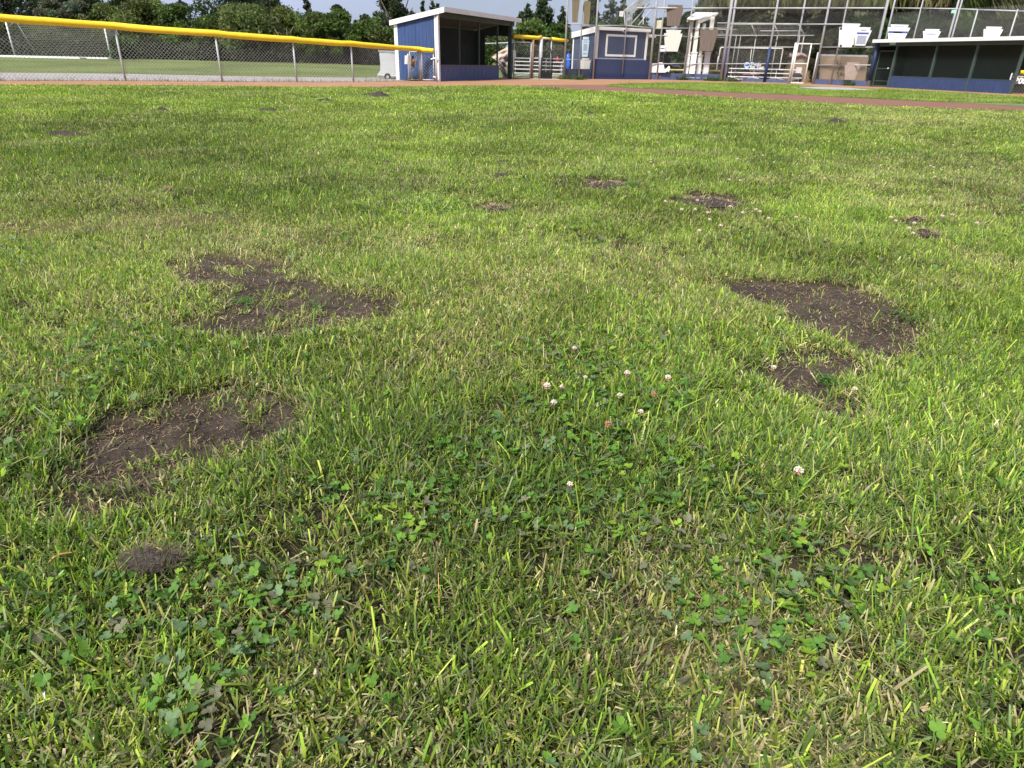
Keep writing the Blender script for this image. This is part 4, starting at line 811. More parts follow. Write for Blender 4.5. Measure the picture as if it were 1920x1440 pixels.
def booth():
    A = WP(1112)+Vector((0,.16,0)); B = WP(1207)+Vector((0,.16,0)); u = (B-A).normalized(); n = rot90(u); H = ZT(WP(1112), 50)-.05; zb = ZT(WP(1160), 111.5)
    t = thing('scorer_booth', A, 'navy scorekeeper booth with white trim and a boarded white framed window', 'booth'); D = 2.15; C = A+n*D; Hc = ZT(C, 61.5)-.05; E = B+n*D; rz = math.atan2(u.y, u.x)
    MB().slab(A, B, n*.05, 0, H).build('front_wall', M_navy, t)
    MB().slab(C, A+n*.001, u*.05, 0, Hc, 0, H).build('side_wall', mat('grey_navy', (.045,.068,.125), .7, .15, 3), t)
    MB().slab(E, B+n*.001, -u*.05, 0, Hc, 0, H).build('side_wall', M_navy, t); MB().slab(C+n*.002, E+n*.002, n*.05, 0, Hc-.03).build('back_wall', M_navy, t)
    a, b, c, d = A-u*.06-n*.08, B+u*.12-n*.08, E+u*.12+n*.06, C-u*.06+n*.06
    MB().hexa([a+Z*H, b+Z*H, c+Z*Hc, d+Z*Hc, a+Z*(H+.06), b+Z*(H+.06), c+Z*(Hc+.06), d+Z*(Hc+.06)]).build('roof', M_cream, t)
    MB().slab(a-n*.03, b-n*.03, n*.028, H-.10, H+.075).build('fascia', M_white, t); MB().slab(a-u*.03, d-u*.03, u*.028, H-.22, H+.075, Hc-.22, Hc+.075).build('side_fascia', M_white, t)
    for P in (A, B): MB().box(P+Z*(zb+(H-.1-zb)/2)-n*.03+u*(.09 if P is A else -.07), .17 if P is A else .13, .05, H-.1-zb, rz).build('corner_board', M_white, t)
    MB().slab(C-u*.02-n*.10, C-u*.02, u*.018, .45, Hc-.22).build('corner_board', M_white, t)
    MB().slab(A-n*.05, B-n*.05, n*.045, zb+.003, zb+.06).build('sill', mat('grey_trim', (.35,.36,.42), .6), t)
    # window
    def fpt(px, py):  # point on front face
        d = ray(px, py); q = A-n*.0; tt = (Vector((q.x,q.y,0))-Vector((0,0,0))).dot(n)/Vector((d.x,d.y,0)).dot(n); return Vector((d.x*tt, d.y*tt, EYE+d.z*tt))
    p0, p1 = fpt(1137,63.5), fpt(1189,107); s0 = (p0-A).dot(u); s1 = (p1-A).dot(u)+.06; z0, z1 = p1.z, p0.z; w = .11
    W = MB()
    W.slab(A+u*s0-n*.035, A+u*s1-n*.035, n*.03, z1-w, z1); W.slab(A+u*s0-n*.035, A+u*s1-n*.035, n*.03, z0, z0+w)
    W.slab(A+u*s0-n*.037, A+u*(s0+w)-n*.037, n*.03, z0+.002, z1-.002); W.slab(A+u*(s1-w)-n*.037, A+u*s1-n*.037, n*.03, z0+.002, z1-.002); fr = W.build('window', M_white, t)
    sh = MB().slab(A+u*(s0+w)-n*.015, A+u*(s1-w)-n*.015, n*.01, z0+w, z1-w).build('shutter', M_navy, t)
    f = fpt(1168,57.5)-n*.12; MB().tube(f+n*.1, f, .06, 12, .10).build('flood_light', M_white, t, smooth=True); MB().tube(f-n*.001, f-n*.02, .05, 12).build('lens', M_tyre, t)
    # annex
    X0 = WP(1209)+n*.9; X1 = WP(1220)+n*.9; Ha = ZT(WP(1218), 70)
    MB().slab(B+u*.002+n*.4, X1+u*.2, n*.8, 0, Ha).build('annex', M_navy, t); MB().slab(X1+u*.12-n*.55, X1+u*.24-n*.55, n*.05, .0, Ha).build('corner_board', M_white, t)
    MB().slab(B+u*.05+n*.3, X1+u*.35-n*.6, n*.05, Ha, Ha+.16).build('fascia', M_white, t)
    return A, u, n, C, H
BA, BU, BN, BC, BH = booth()
def keystone(x0, x1, y0, y1, Y, m, label, top=.16, bolts=False, parts_=(), tilt=0, name='keystone_panel', narrow=.62, group='keystone shaped panels around the backstop', topw=.82, cat='panel'):
    c0 = at((x0+x1)/2, y0, Y); c1 = at((x0+x1)/2, y1, Y); w = (at(x1, y0+(y1-y0)*.3, Y)-at(x0, y0+(y1-y0)*.3, Y)).x/2*.96; cx = (c0.x+c1.x)/2; h = c0.z-c1.z
    t = thing(name, Vector((cx, Y, c1.z)), label, cat, group)
    ol = [(-topw,1),(topw,1),(topw-.12,1-top),(1,1-top),(narrow,0),(-narrow,0),(-1,1-top),(-topw+.12,1-top)]
    P = lambda a, b, dy=0: Vector((cx+a*w, Y+dy, c1.z+b*h))
    mb = MB(); mb.prism([P(a, b) for a, b in ol], (0,.03,0)); mb.build('board', m, t)
    if bolts:
        for a, b in ((-.85,1-top-.06),(.85,1-top-.06),(-.55,.05),(.55,.05)): MB().tube(P(a, b, -.02), P(a, b, 0), .06, 10).build('bolt', M_tyre, t)
    for a0, a1, b0, b1, mm, nm in parts_: MB().prism([P(a0,b0,-.006), P(a1,b0,-.006), P(a1*1.02,b1,-.006), P(a0*1.02,b1,-.006)], (0,.004,0)).build(nm, mm, t)
    return t
def YW(px): return WP(px).y
keystone(1071.5,1086.5,-4,42,43.2,M_olive,'narrow brown panel hanging high on the left backstop fence, leftmost of all',top=.05,narrow=.7,topw=.9)
keystone(1094,1107,2,47,43.6,M_olive,'narrow olive panel high on the backstop fence, right of the leftmost brown one',top=.05,narrow=.85,topw=.95)
keystone(1247.5,1281,9,49,YW(1262)-.2,M_brown,'weathered brown panel above the large cream panel',top=.12,narrow=.72,topw=.9)
keystone(1243,1279,56,96.5,YW(1262)-.25,M_cream,'large cream panel hung below the brown one, above the bent blue pipes',top=.16,narrow=.68,topw=.85)
keystone(1309,1345,55,96,YW(1325)-.3,M_brown,'weathered brown panel hung in front of the white columns',top=.03,narrow=.68,topw=.97)
keystone(1570,1614,44,88.5,YW(1595)-.25,M_white,'large blank white panel with four black bolts above the tan boards',bolts=True,narrow=.72)
keystone(1600,1633,51,85.5,YW(1610)-.1,M_white,'white printed panel with a blue band, half behind the blank white one',parts_=((-.7,.72,.62,.72,M_bluepr,'print_band'),(-.55,.55,.08,.55,M_print,'print_photo'),(-.3,.3,.8,.88,M_print,'print_text')),narrow=.6)
kb = RA+RN*2.4
keystone(1661,1705,46,80,kb.y-1.0,M_white,'printed panel with broad blue band behind the left part of the dugout roof',parts_=((-.86,.86,.52,.64,M_bluepr,'print_band'),(-.4,.4,.50,.60,M_white2,'print_name'),(-.5,.5,.88,.93,M_print,'print_text'),(-.7,.7,.72,.75,M_print,'print_text'),(-.7,-.1,.40,.46,M_print,'print_text'),(.1,.7,.40,.46,M_print,'print_text')))
keystone(1728,1763,54.5,80,kb.y-2.6,M_white,'small white panel with faded grey print, behind the middle of the dugout roof',parts_=((-.5,.5,.55,.70,M_print,'print_text'),))
keystone(1841,1879,50,80,kb.y-5.4,M_white,'slanted white blank panel behind the right end of the dugout roof')
kt = keystone(1581,1612,117,149.5,YW(1600)+.05,M_tan2,'dusty pinkish grey panel standing in front of the tan boards',narrow=.62)
tk = keystone(1090,1105,69,106.5,BA.y+.35,M_palebl,'narrow pale blue printed panel on the side wall of the navy booth',parts_=((-.5,.5,.82,.88,M_print,'print_text'),(-.6,.6,.72,.76,M_print,'print_text'),(-.5,.5,.3,.65,M_print,'print_photo'),(-.5,.5,.12,.2,M_print,'print_text')),narrow=.75)
keystone(1087.5,1107.5,109,130,BA.y+.1,M_white2,'short off white panel leaning at the foot of the booth side wall',top=.2,narrow=.9,topw=.7)
def plate(name, x0, x1, y0, y1, Y, m, label, cat='sign', th=.03, group=None, extra=None):
    a, b, c, d = at(x0,y1,Y), at(x1,y1,Y), at(x1,y0,Y), at(x0,y0,Y); x_0 = (a.x+d.x)/2; x_1 = (b.x+c.x)/2
    t = thing(name, Vector(((x_0+x_1)/2, Y, a.z)), label, cat, group); z0 = a.z; z1 = d.z
    MB().hexa([Vector((x_0,Y,z0)),Vector((x_1,Y,z0)),Vector((x_1,Y+th,z0)),Vector((x_0,Y+th,z0)),Vector((x_0,Y,z1)),Vector((x_1,Y,z1)),Vector((x_1,Y+th,z1)),Vector((x_0,Y+th,z1))]).build('board', m, t)
    w = (x_1-x_0)*.36; q = MB(); zc = (z0+z1)/2; h = (z1-z0)
    if extra: q.slab(((x_0+x_1)/2-w, Y-.008),((x_0+x_1)/2+w, Y-.008),(0,.006),zc-h*.08,zc+h*.08); q.build('print_band', extra, t)
    return t
plate('sign_board',1227,1241.5,37.5,54,YW(1233)-.1,M_creamd,'stained cream square board between two tall poles right of the booth')
plate('sign_board',1237,1247,85,96.5,YW(1240)-.2,M_white,'small white sign with blue line at the left foot of the cream panel',extra=M_bluepr)
plate('paper_notice',1492.5,1503,126,137,G(1500,157).y-.05,M_white,'white paper notice fixed on the walk-through gate','notice',.008)
plate('sign_board',1784.5,1792.5,18.5,24.5,kb.y-4.6,M_mint,'small mint green plate near the top of the fence behind the right dugout')
c = at(1165,26,YW(1164)-.1); t = thing('speaker_box', c-Z*.12, 'small white box fixed on the pole above the booth roof', 'speaker'); MB().box(c, .2, .14, .26).build('box', M_white, t); MB().box(c-Vector((0,.075,0)), .15, .01, .2).build('grille', M_alu, t)
c = at(1246,19,YW(1246)-.1); t = thing('round_light', c-Z*.06, 'small round white lamp on the pole left of the weathered brown panel', 'lamp'); MB().ball(c, .10, 12, 8).build('lamp_head', M_white, t, smooth=True); MB().tube(c, c+Vector((0,.12,0)), .03).build('bracket', M_galv, t)
# white cut-out board
def cutout():
    Y = YW(1235)-.12; P = lambda x, y: at(x, y, Y); t = thing('plywood_cutout', P(1232,137), 'white cutout board with a jagged tail on the low wall right of the booth', 'cutout')
    MB().prism([P(1216.5,136), P(1247,136), P(1244.5,121), P(1219.5,118.5)], (0,.04,0)).build('board', M_white, t)
    MB().prism([P(1247.2,136), P(1250,134.5), P(1252,133), P(1254,136), P(1256,130), P(1256,124.5), P(1254,123.5), P(1250,128), P(1246,130)], (0,.04,0)).build('tail', M_white, t)
    MB().box(P(1238,118), .26, .1, .06).build('top_block', M_white, t)
cutout()
def bent_pipes():
    Y = YW(1262)+.15; P = lambda x, y: at(x, y, Y); t = thing('bent_pipes', P(1255,134), 'dark blue bent pipe frame standing under the large cream panel', 'pipe frame'); m = mat('dark_blue_steel', (.05,.07,.13), .5)
    MB().path([P(1232,134), P(1233.5,110), P(1234.5,103), P(1238,99), P(1243,97)], .035, 8).build('pipe', m, t, smooth=True)
    MB().path([P(1242,134), P(1243.5,104), P(1244.5,100), P(1248,98), P(1257,98), P(1260,99.5), P(1261,103), P(1259,118), P(1259,122), P(1262,124.5), P(1273,124.5), P(1276,126), P(1277,129.5)], .05, 8).build('pipe', m, t, smooth=True)
bent_pipes()
def columns():
    Y = YW(1310)-.05; P = lambda x, y, d=0: at(x, y, Y+d); t = thing('white_pergola', P(1310,139), 'white pergola like frame of four square columns with a slatted lean-to roof', 'pergola')
    def col(xb, yb, xt, yt, w, d, yped, wp):
        b = P(xb, yb, d); top = ZT(b, yt); pz = ZT(b, yped); s = Y/1400.
        if w: MB().box(Vector((b.x, b.y, (b.z+top)/2)), w*s, .14, top-b.z).build('column', M_white2, t)
        MB().box(Vector((b.x, b.y, (b.z+pz)/2)), wp*s, .2, pz-b.z).build('pedestal', M_white, t); MB().box(Vector((b.x, b.y, pz)), (wp+2.2)*s, .26, .06).build('moulding', M_white, t)
    col(1286,138,0,40,4.8,0,103.5,6.3); col(1296.5,138.5,0,36,7,0,99,10); col(1308.5,138.5,0,44,5.5,.5,104,8.5); col(1322,139,0,31,7,.5,98.5,10)
    b = P(1282,137,-.1); MB().tube(b, b+Z*(ZT(b,103)-b.z), .03).build('corner_pipe', M_white, t)
    R = MB(); A0, A1, B0, B1 = P(1289,37.5,-.4), P(1292,35,-.4), P(1304,25,1.2), P(1347,26,1.2)
    r = [P(1289,35,-.35), P(1316,41,-.35)]
    R.prism([P(1288.5,36,-.5), P(1301,38,-.5), P(1342,30,1.0), P(1347,25.5,1.2), P(1304,24.5,1.2)], (0,0,.05)).build('roof', M_white, t)
    MB().slab(P(1293,0,-.5).xy.to_3d(), P(1310,0,.6).xy.to_3d(), (0,.08), P(1293,42,-.5).z, P(1293,36,-.5).z, P(1310,35,.6).z, P(1310,28,.6).z).build('rafter', M_white2, t)
    MB().slab(P(1315,0,-.5).xy.to_3d(), P(1342,0,.8).xy.to_3d(), (0,.08), P(1315,45,-.5).z, P(1315,39,-.5).z, P(1342,34,.8).z, P(1342,28,.8).z).build('rafter', M_white2, t)
columns()
# yellow strip behind the low wall
a = at(1256,131,47.5); b = at(1353,133,47.5); tag(MB().tube(a, b, .05, 8).build('yellow_rail', mat('pale_yellow', (.62,.48,.16), .6), None, None, True), 'thin yellow topped rail behind the low wall and white columns', 'rail')
# ================================================================== BACKSTOP
def backstop():
    t = thing('backstop_fence', WP(1353), 'tall galvanised backstop of poles, rails and wire mesh behind home plate', 'backstop')
    for px, r in ((1057,.05),(1084,.035),(1111,.05),(1164,.03),(1216,.07),(1230,.05),(1280,.05),(1350,.09),(1357,.07),(1433,.06),(1480,.05),(1524,.06),(1557,.04),(1626,.07)):
        b = WP(px)-Vector((0,.10,0)); MB().tube(b+Z*(.3 if px in (1164,) else 0), b+Z*7.6, r, 10).build('pole', M_galv, t, smooth=True)
    for px in (1352,1433):   # dark padded lower part
        b = WP(px)-Vector((0,.10,0)); MB().tube(b, b+Z*ZT(b, 90), .10 if px == 1352 else .085, 10).build('pole_pad', M_navy2, t, smooth=True)
    b = WP(1626)-Vector((0,.1,0)); MB().tube(b+Z*.3, b+Z*ZT(b,73), .10, 10).build('pole_pad', M_navy2, t, smooth=True)
    def rail(pxs, z, r=.025):
        mb = MB(); P = [WP(q)-Vector((0,.10,0))+Z*(z if not callable(z) else z(q)) for q in pxs]
        for a, b in zip(P[:-1], P[1:]): mb.tube(a, b, r, 8)
        mb.build('rail', M_galv, t, smooth=True)
    rail((1180,1216,1280,1350,1433,1524,1626), lambda q: ZT(WP(q), 15.5 if q > 1250 else 15), .04); rail((1057,1111,1164,1216,1280,1350), lambda q: ZT(WP(q), 44 if q < 1100 else 53 if q > 1200 else 48)); rail((1216,1280,1350), 2.35, .02)
    rail((1057,1084,1108), .98, .02); rail((1218,1280,1350,1433,1480), lambda q: ZT(WP(q), 119.5)); rail((1350,1433,1480), lambda q: ZT(WP(q), 88.5)); rail((1524,1626), lambda q: ZT(WP(q), 88.5)); rail((1524,1626), lambda q: ZT(WP(q), 122)); rail((1480,1524), lambda q: ZT(WP(q), 82.5), .03)
    rail((1350,1433,1480,1557), lambda q: ZT(WP(q), 45.5), .03); rail((1350,1433,1508), lambda q: ZT(WP(q), 66.5), .02)
    m = MB(); pts = (1057,1108,1216,1280,1350,1433,1480)
    for a, b in zip(pts[:-1], pts[1:]): m.chain(WP(a), WP(b), .3, 7.5, pitch=.14, r=.0019)
    m.chain(WP(1480), WP(1524), 2.0, 7.5, pitch=.14, r=.0019); m.chain(WP(1524), WP(1626), .3, 7.5, pitch=.14, r=.0019)
    m.build('wire_mesh', M_galvd, t)
    # hood netting section at the upper left, sloping struts
    h = MB(); Yh = 47.5
    for a, b in (((1183,46),(1218,6)),((1197,47),(1232,4)),((1206,46),(1207,14)),((1170,20),(1206,-8)),((1170,20),(1186,24)),((1172,47),(1170,20)),((1186,24),(1184,48))): h.tube(at(*a, Yh), at(*b, Yh+1.2), .035, 6)
    h.build('hood_strut', M_galv, t, smooth=True)
    nn = MB(); 
    for k in range(26): f = k/25; nn.tube(at(1170+16*f, 20+4*f, Yh), at(1206+26*f, -10+3*f, Yh+1.2), .008, 3)
    for k in range(20): f = k/19; nn.tube(at(1170+36*f, 20-30*f, Yh+1.2*f), at(1186+44*f, 24-31*f, Yh+1.2*f), .008, 3)
    for k in range(16): f = k/15; nn.tube(at(1171+15*f, 20+4*f, Yh), at(1171+14*f, 48, Yh), .008, 3)
    nn.build('hood_net', M_galvd, t)
backstop()
def hood():
    Y0 = 47.3; P = lambda x, y, d=0: at(x, y, Y0+d); t = thing('batting_cage', P(1425,150)*1, 'galvanised batting cage frame with netted sloping top behind the backstop', 'batting cage'); t.location.z = 0
    f = MB()
    for a, b in (((1345,43),(1496,44.5)),((1345,66),(1508,67)),((1367,45),(1372,66)),((1408,44),(1418,67)),((1451,44),(1461,66)),((1496,44),(1509,67)),((1345,55),(1382,56)),((1425,58),(1505,58))): f.tube(P(*a), P(*b), .03, 6)
    for x in (1381,1389,1418,1458,1500,1508): 
        b = P(x-9, 150); b = Vector((P(x,66).x, Y0, 0)); f.tube(b, b+Z*P(x,66).z, .03, 6)
    f.build('frame', M_galvd, t, smooth=True)
    g = MB()
    for a, b in (((1378,36),(1430,36)),((1433,36),(1546,36)),((1378,36),(1384,56)),((1432,36),(1437,56)),((1489,35),(1493,56)),((1384,56),(1552,55)),((1546,36),(1552,55))): g.tube(P(*a, 3), P(*b, 3), .03, 6)
    for x in (1384,1437,1493,1550): b = P(x,56,3); g.tube(Vector((b.x,b.y,0)), b, .035, 6)
    g.build('rear_frame', mat('dull_dark_pipe', (.2,.2,.19), .6), t, smooth=True)
    n = MB()
    for k in range(34): f_ = k/33; n.tube(P(1346+150*f_, 44), P(1346+162*f_, 66.5), .006, 3)
    for k in range(8): f_ = k/7; n.tube(P(1345, 44+22*f_), P(1496+12*f_, 44.5+22*f_), .006, 3)
    n.build('net', M_galvd, t)
hood()
def portable():
    Y0 = 45.6; P = lambda x, y, d=0: at(x, y, Y0+d); t = thing('portable_screen', P(1410,150), 'white pipe framed portable hitting screen standing behind the bleacher benches', 'screen'); t.location.z = 0
    f = MB().path([P(1344,133), P(1351,90), P(1352,89), P(1467,91), P(1468,92), P(1461,130), P(1462,131), P(1500,131)], .035, 8)
    f.tube(P(1343,131,-.4), P(1347,106,.0), .03).tube(P(1409,92), P(1405,132), .02); f.build('frame', M_white2, t, smooth=True)
    MB().chain((P(1347,100).x, Y0), (P(1464,100).x, Y0), .5, 2.0, pitch=.2, r=.003).build('net', M_galvd, t)
portable()
a = at(1374,152,44.9); b = at(1510,152,44.9)
bt = bleachers('bleachers', (at(1364,147,44.2).x,44.2,0), (at(1503,150,44.2).x,44.2,0), (.12,.42,0), 3, .24, .22, M_white, 'three rowed white plank bleachers in the middle behind the low wall', M_alu)
a = at(1376,125,52); b = at(1483,125,52); bleachers('bleachers', (a.x,52,0), (b.x,52,0), (0,.5,0), 5, .4, .25, mat('dull_plank', (.3,.29,.28), .7), 'distant dull grey bleachers behind the white plank ones', mat('dull_dark_pipe', (.2,.2,.19), .6), rail=(1.9,2.3))
def banner():
    Y = 45.2; P = lambda x, y: at(x, y, Y); t = thing('donation_banner', P(1410,138), 'navy banner reading Thanks For Your Donation with a round pale blue emblem', 'banner')
    MB().prism([P(1393.5,133), P(1425.5,133.5), P(1427,116), P(1396,115)], (0,.02,0)).build('cloth', mat('navy_cloth', (.028,.04,.11), .6, .1, 5), t)
    c = P(1400.3,122)-Vector((0,.03,0)); em = MB().tube(c, c+Vector((0,.02,0)), .17, 24).build('emblem', mat('pale_blue_print', (.42,.58,.85), .6, .1, 8), t)
    MB().prism([c+Vector((-.16,-.012,-.01)), c+Vector((.0,-.012,.03)), c+Vector((.13,-.012,.06)), c+Vector((.13,-.012,-.03)), c+Vector((-.05,-.012,-.05))], (0,.01,0)).build('emblem_bar', mat('emblem_blue', (.03,.08,.22), .6), t)
    for s, x, y in (('Thanks',1406.2,122),('For Your',1405.4,127.6),('Donation',1404.6,132.6)):
        text3(s, .235, M_white, P(x, y)-Vector((0,.02,0)), (1,0,-.02), (0,0,1), t, depth=.003, bold=.006)
    MB().prism([P(1392,140.5), P(1424,140.5), P(1425,136), P(1393,136)], (0,.02,0)).build('lower_strip', M_pink, t)
    MB().prism([P(1408,139.5)-Vector((0,.01,0)), P(1418,139.5)-Vector((0,.01,0)), P(1418,136)-Vector((0,.01,0)), P(1408,136)-Vector((0,.01,0))], (0,.008,0)).build('pink_print', mat('light_pink', (.62,.38,.50), .6, .2, 12), t)
banner()
# gate in the middle
q0 = G(1482,157.2); q1 = G(1507,158); gz = ZT(q0, 82)
wg = frame_gate('walk_gate', q0, q1, .05, gz, 'white pipe walk-through gate standing ajar in the backstop, with a paper notice', r=.035, m=M_white2, mid=True)
b = G(1480,157)-Vector((.05,0,0)); tag(MB().tube(b, b+Z*ZT(b,80), .06, 10).build('gate_post', M_alu, None, None, True), 'pale thick gate post left of the walk-through gate', 'post')
b = G(1522,157.8); tag(MB().tube(b, b+Z*ZT(b,98), .04, 10).build('gate_post', M_galv, None, None, True), 'pale leaning gate post right of the walk-through gate', 'post')
def hut():
    Y = 47.0; P = lambda x, y, d=0: at(x, y, Y+d); t = thing('tan_shed', P(1505,150)*1, 'small tan gabled shed behind the walk-through gate', 'shed'); t.location.z = 0
    zz = lambda x, y: P(x, y).z
    x0, x1, xm = P(1489,120).x, P(1526,120).x, P(1503,105).x
    MB().prism([Vector((x0,Y,0)), Vector((x1,Y,0)), Vector((x1,Y,zz(1524,116))), Vector((xm,Y,zz(1503,103))), Vector((x0,Y,zz(1490,106)))], (0,2.5,0)).build('walls', mat('tan_wall', (.29,.205,.145), .8, .12, 2), t)
    R = MB(); R.prism([Vector((xm-.05,Y-.15,zz(1503,103)+.01)), Vector((x1+.1,Y-.15,zz(1525,117))), Vector((x1+.1,Y-.15,zz(1525,117)+.12)), Vector((xm-.05,Y-.15,zz(1503,103)+.13))], (0,2.8,0)); R.prism([Vector((x0-.1,Y-.15,zz(1490,107))), Vector((xm-.055,Y-.15,zz(1503,103)+.01)), Vector((xm-.055,Y-.15,zz(1503,103)+.13)), Vector((x0-.1,Y-.15,zz(1490,107)+.12))], (0,2.8,0)); R.build('roof', mat('pinkish_roof_edge', (.48,.36,.31), .7), t)
    MB().box((x1+.04, Y+.6, .9), .04, .5, .7).build('door', M_fabr, t)
hut()
b = G(1497,155.5); b.y += .5; tt = thing('equipment_bag', b, 'black equipment bag slumped behind the walk-through gate', 'bag'); m = MB(); m.ball(b+Z*.28, .3, 14, 8, (1.25,.7,.95)); m.ball(b+Z*.2+Vector((.2,.05,0)), .22, 12, 8, (1,.8,.9)); m.build('bag_body', M_fabr, tt, smooth=True); MB().path([b+Vector((-.2,-.1,.5)), b+Vector((-.05,-.15,.66)), b+Vector((.15,-.1,.52))], .018, 6).build('handle', M_tyre, tt, smooth=True)
def tanboards():
    Y = G(1575,159).y+1.0; P = lambda x, y, d=0: at(x, y, Y+d); t = thing('tan_boards', P(1580,155)*1, 'large tan plywood boards with dark stains leaning behind the chain link fence', 'boards'); t.location.z = 0
    x0, x1, x2 = P(1541,130).x, P(1573,130).x, P(1628,130).x; zt = P(1580,104).z
    MB().hexa([Vector((x0,Y,0)),Vector((x1,Y,0)),Vector((x1,Y+.05,0)),Vector((x0,Y+.05,0)),Vector((x0-.12,Y+.3,zt)),Vector((x1+.1,Y+.3,zt)),Vector((x1+.1,Y+.35,zt)),Vector((x0-.12,Y+.35,zt))]).build('board', M_tan, t)
    MB().hexa([Vector((x1+.02,Y+.02,0)),Vector((x2,Y+.02,0)),Vector((x2,Y+.07,0)),Vector((x1+.02,Y+.07,0)),Vector((x1+.12,Y+.3,zt-.01)),Vector((x2,Y+.3,zt-.01)),Vector((x2,Y+.35,zt-.01)),Vector((x1+.12,Y+.35,zt-.01))]).build('board', mat('tan_plywood_dark', (.235,.16,.105), .8, .2, 1.2, .1, col2=(.15,.11,.08)), t)
    MB().tube(P(1545,113,-.05), P(1572,108,-.0), .015).build('strap', mat('ochre_strap', (.45,.33,.15), .7), t)
    s = MB()
    for x, y, r in ((1571,114,.035),(1571,119,.04),(1576,118,.03),(1571,135,.035),(1578,123,.03),(1578,137,.06),(1573,141,.03),(1583,138,.04),(1574,128,.03)): c = P(x,y,.02+.3*((150-y)/50)-.06); s.tube(c, c+Vector((0,.03,0)), r, 9)
    s.build('dark_knots', mat('dark_stain', (.09,.08,.08), .8), t)
    MB().slab(P(1537,110,-.3).xy.to_3d(), P(1626,110,-.3).xy.to_3d(), (0,.06), P(1580,105.5,-.3).z, P(1580,102.5,-.3).z).build('top_rail', M_galv, t)
tanboards()
def bleach3():
    Y = G(1575,159).y+5; P = lambda x, y, d=0: at(x, y, Y+d); t = thing('bleacher_stand', P(1595,110)*1, 'plank stand with white front board and dark blue end above the tan boards', 'stand'); t.location.z = 0
    def row(y0, y1, d, m, nm): a = P(1571,y1,d); b = P(1632,y1,d); MB().slab((a.x,a.y),(b.x,b.y),(0,.06),a.z,P(1571,y0,d).z).build(nm, m, t)
    row(100,104,0,M_white,'front_board'); row(95.5,97.5,.5,mat('ochre_plank', (.42,.30,.16), .8),'plank'); row(91.5,93.5,1.,M_alu,'plank'); row(88.5,90,1.5,M_brown,'plank'); row(93.5,95.5,.8,M_brown,'plank'); row(97.5,100,.3,M_brown,'plank')
    MB().prism([P(1559,104), P(1570,104), P(1570,100), P(1560,93)], (0,.06,0)).build('end_panel', M_navy, t); MB().tube(P(1559.5,92), P(1571,101), .04).build('end_rail', M_white, t); MB().tube(P(1560,89,.3), P(1572,97,.3), .03).build('end_rail', M_brown, t)
    MB().box(Vector((P(1600,100).x, Y+1, .55)), 3.4, 1.7, 1.0).build('base', M_brown, t)
bleach3()
def rear_fence():
    t = thing('rear_fence', RA+RN*2.5, 'tall wire fence with slanting looking poles behind the right dugout roof', 'fence'); A = RA+RN*2.6+RU*-.2
    def K(px):   # distance along at the roof level
        lo, hi = -2., 25.
        for _ in range(40):
            m = (lo+hi)/2; q = A+RU*m
            if PX((q.x,q.y,2.3))[0][0] < px: lo = m
            else: hi = m
        return A+RU*lo
    for px, r, h in ((1634,.05,7),(1647,.03,7),(1712,.035,7),(1778,.05,7),(1784,.04,7),(1818,.03,4.2),(1892,.03,4.2),(1935,.03,4.2)): q = K(px); MB().tube(q, q+Z*(h if h > 5 else ZT(q, 17)), r, 8).build('post', M_galv, t, smooth=True)
    m = MB(); P = [K(q)+Z*ZT(K(q), y) for q, y in ((1634,15),(1712,15.5),(1780,16.5),(1818,18),(1892,20.5),(1990,24))]
    for a, b in zip(P[:-1], P[1:]): m.tube(a, b, .028, 8)
    m.build('rail', M_galv, t, smooth=True)
    MB().chain(K(1634), K(1990), .1, P[2].z, pitch=.12, r=.0022).build('wire_mesh', M_galvd, t)
rear_fence()
def right_edge():
    a = G(1894,177); a = Vector((a.x+.2, a.y+.6, 0)); b = a+Vector((6,-1.2,0)); H = ZT(a, 137)
    t = thing('outfield_fence', a, 'yellow capped chain link fence at the right edge beside the right dugout', 'fence')
    for f in (0,.25,.6,1): p = a.lerp(b, f); MB().tube(p, p+Z*H, .03, 8).build('post', M_galv, t, smooth=True)
    MB().tube(a+Vector((.35,0,H+.04)), b+Z*(H+.04), .08, 12).build('yellow_cap', M_yellow, t, smooth=True); MB().tube(a+Vector((.3,.3,H-.15)), b+Z*(H-.15)+Vector((0,.3,0)), .04, 8).build('rear_tube', mat('faded_yellow', (.62,.50,.25), .6, .1, 9), t, smooth=True)
    MB().chain(a, b, .03, H, pitch=.12, r=.0035).build('chain_link', M_galvd, t)
    Y = a.y-.12; P = lambda x, y: at(x, y, Y); s = thing('distance_sign', P(1908,158), 'distance marker reading 300 hung on the fence right of the dugout', 'sign')
    MB().prism([P(1899,158), P(1930,158), P(1930,144), P(1902,144)], (0,.02,0)).build('board', mat('slate_board', (.07,.07,.085), .7), s)
    text3('300', .33, M_white, P(1900.5,156.5)-Vector((0,.02,0)), (1,0,0), (0,0,1), s, bold=.012)
right_edge()
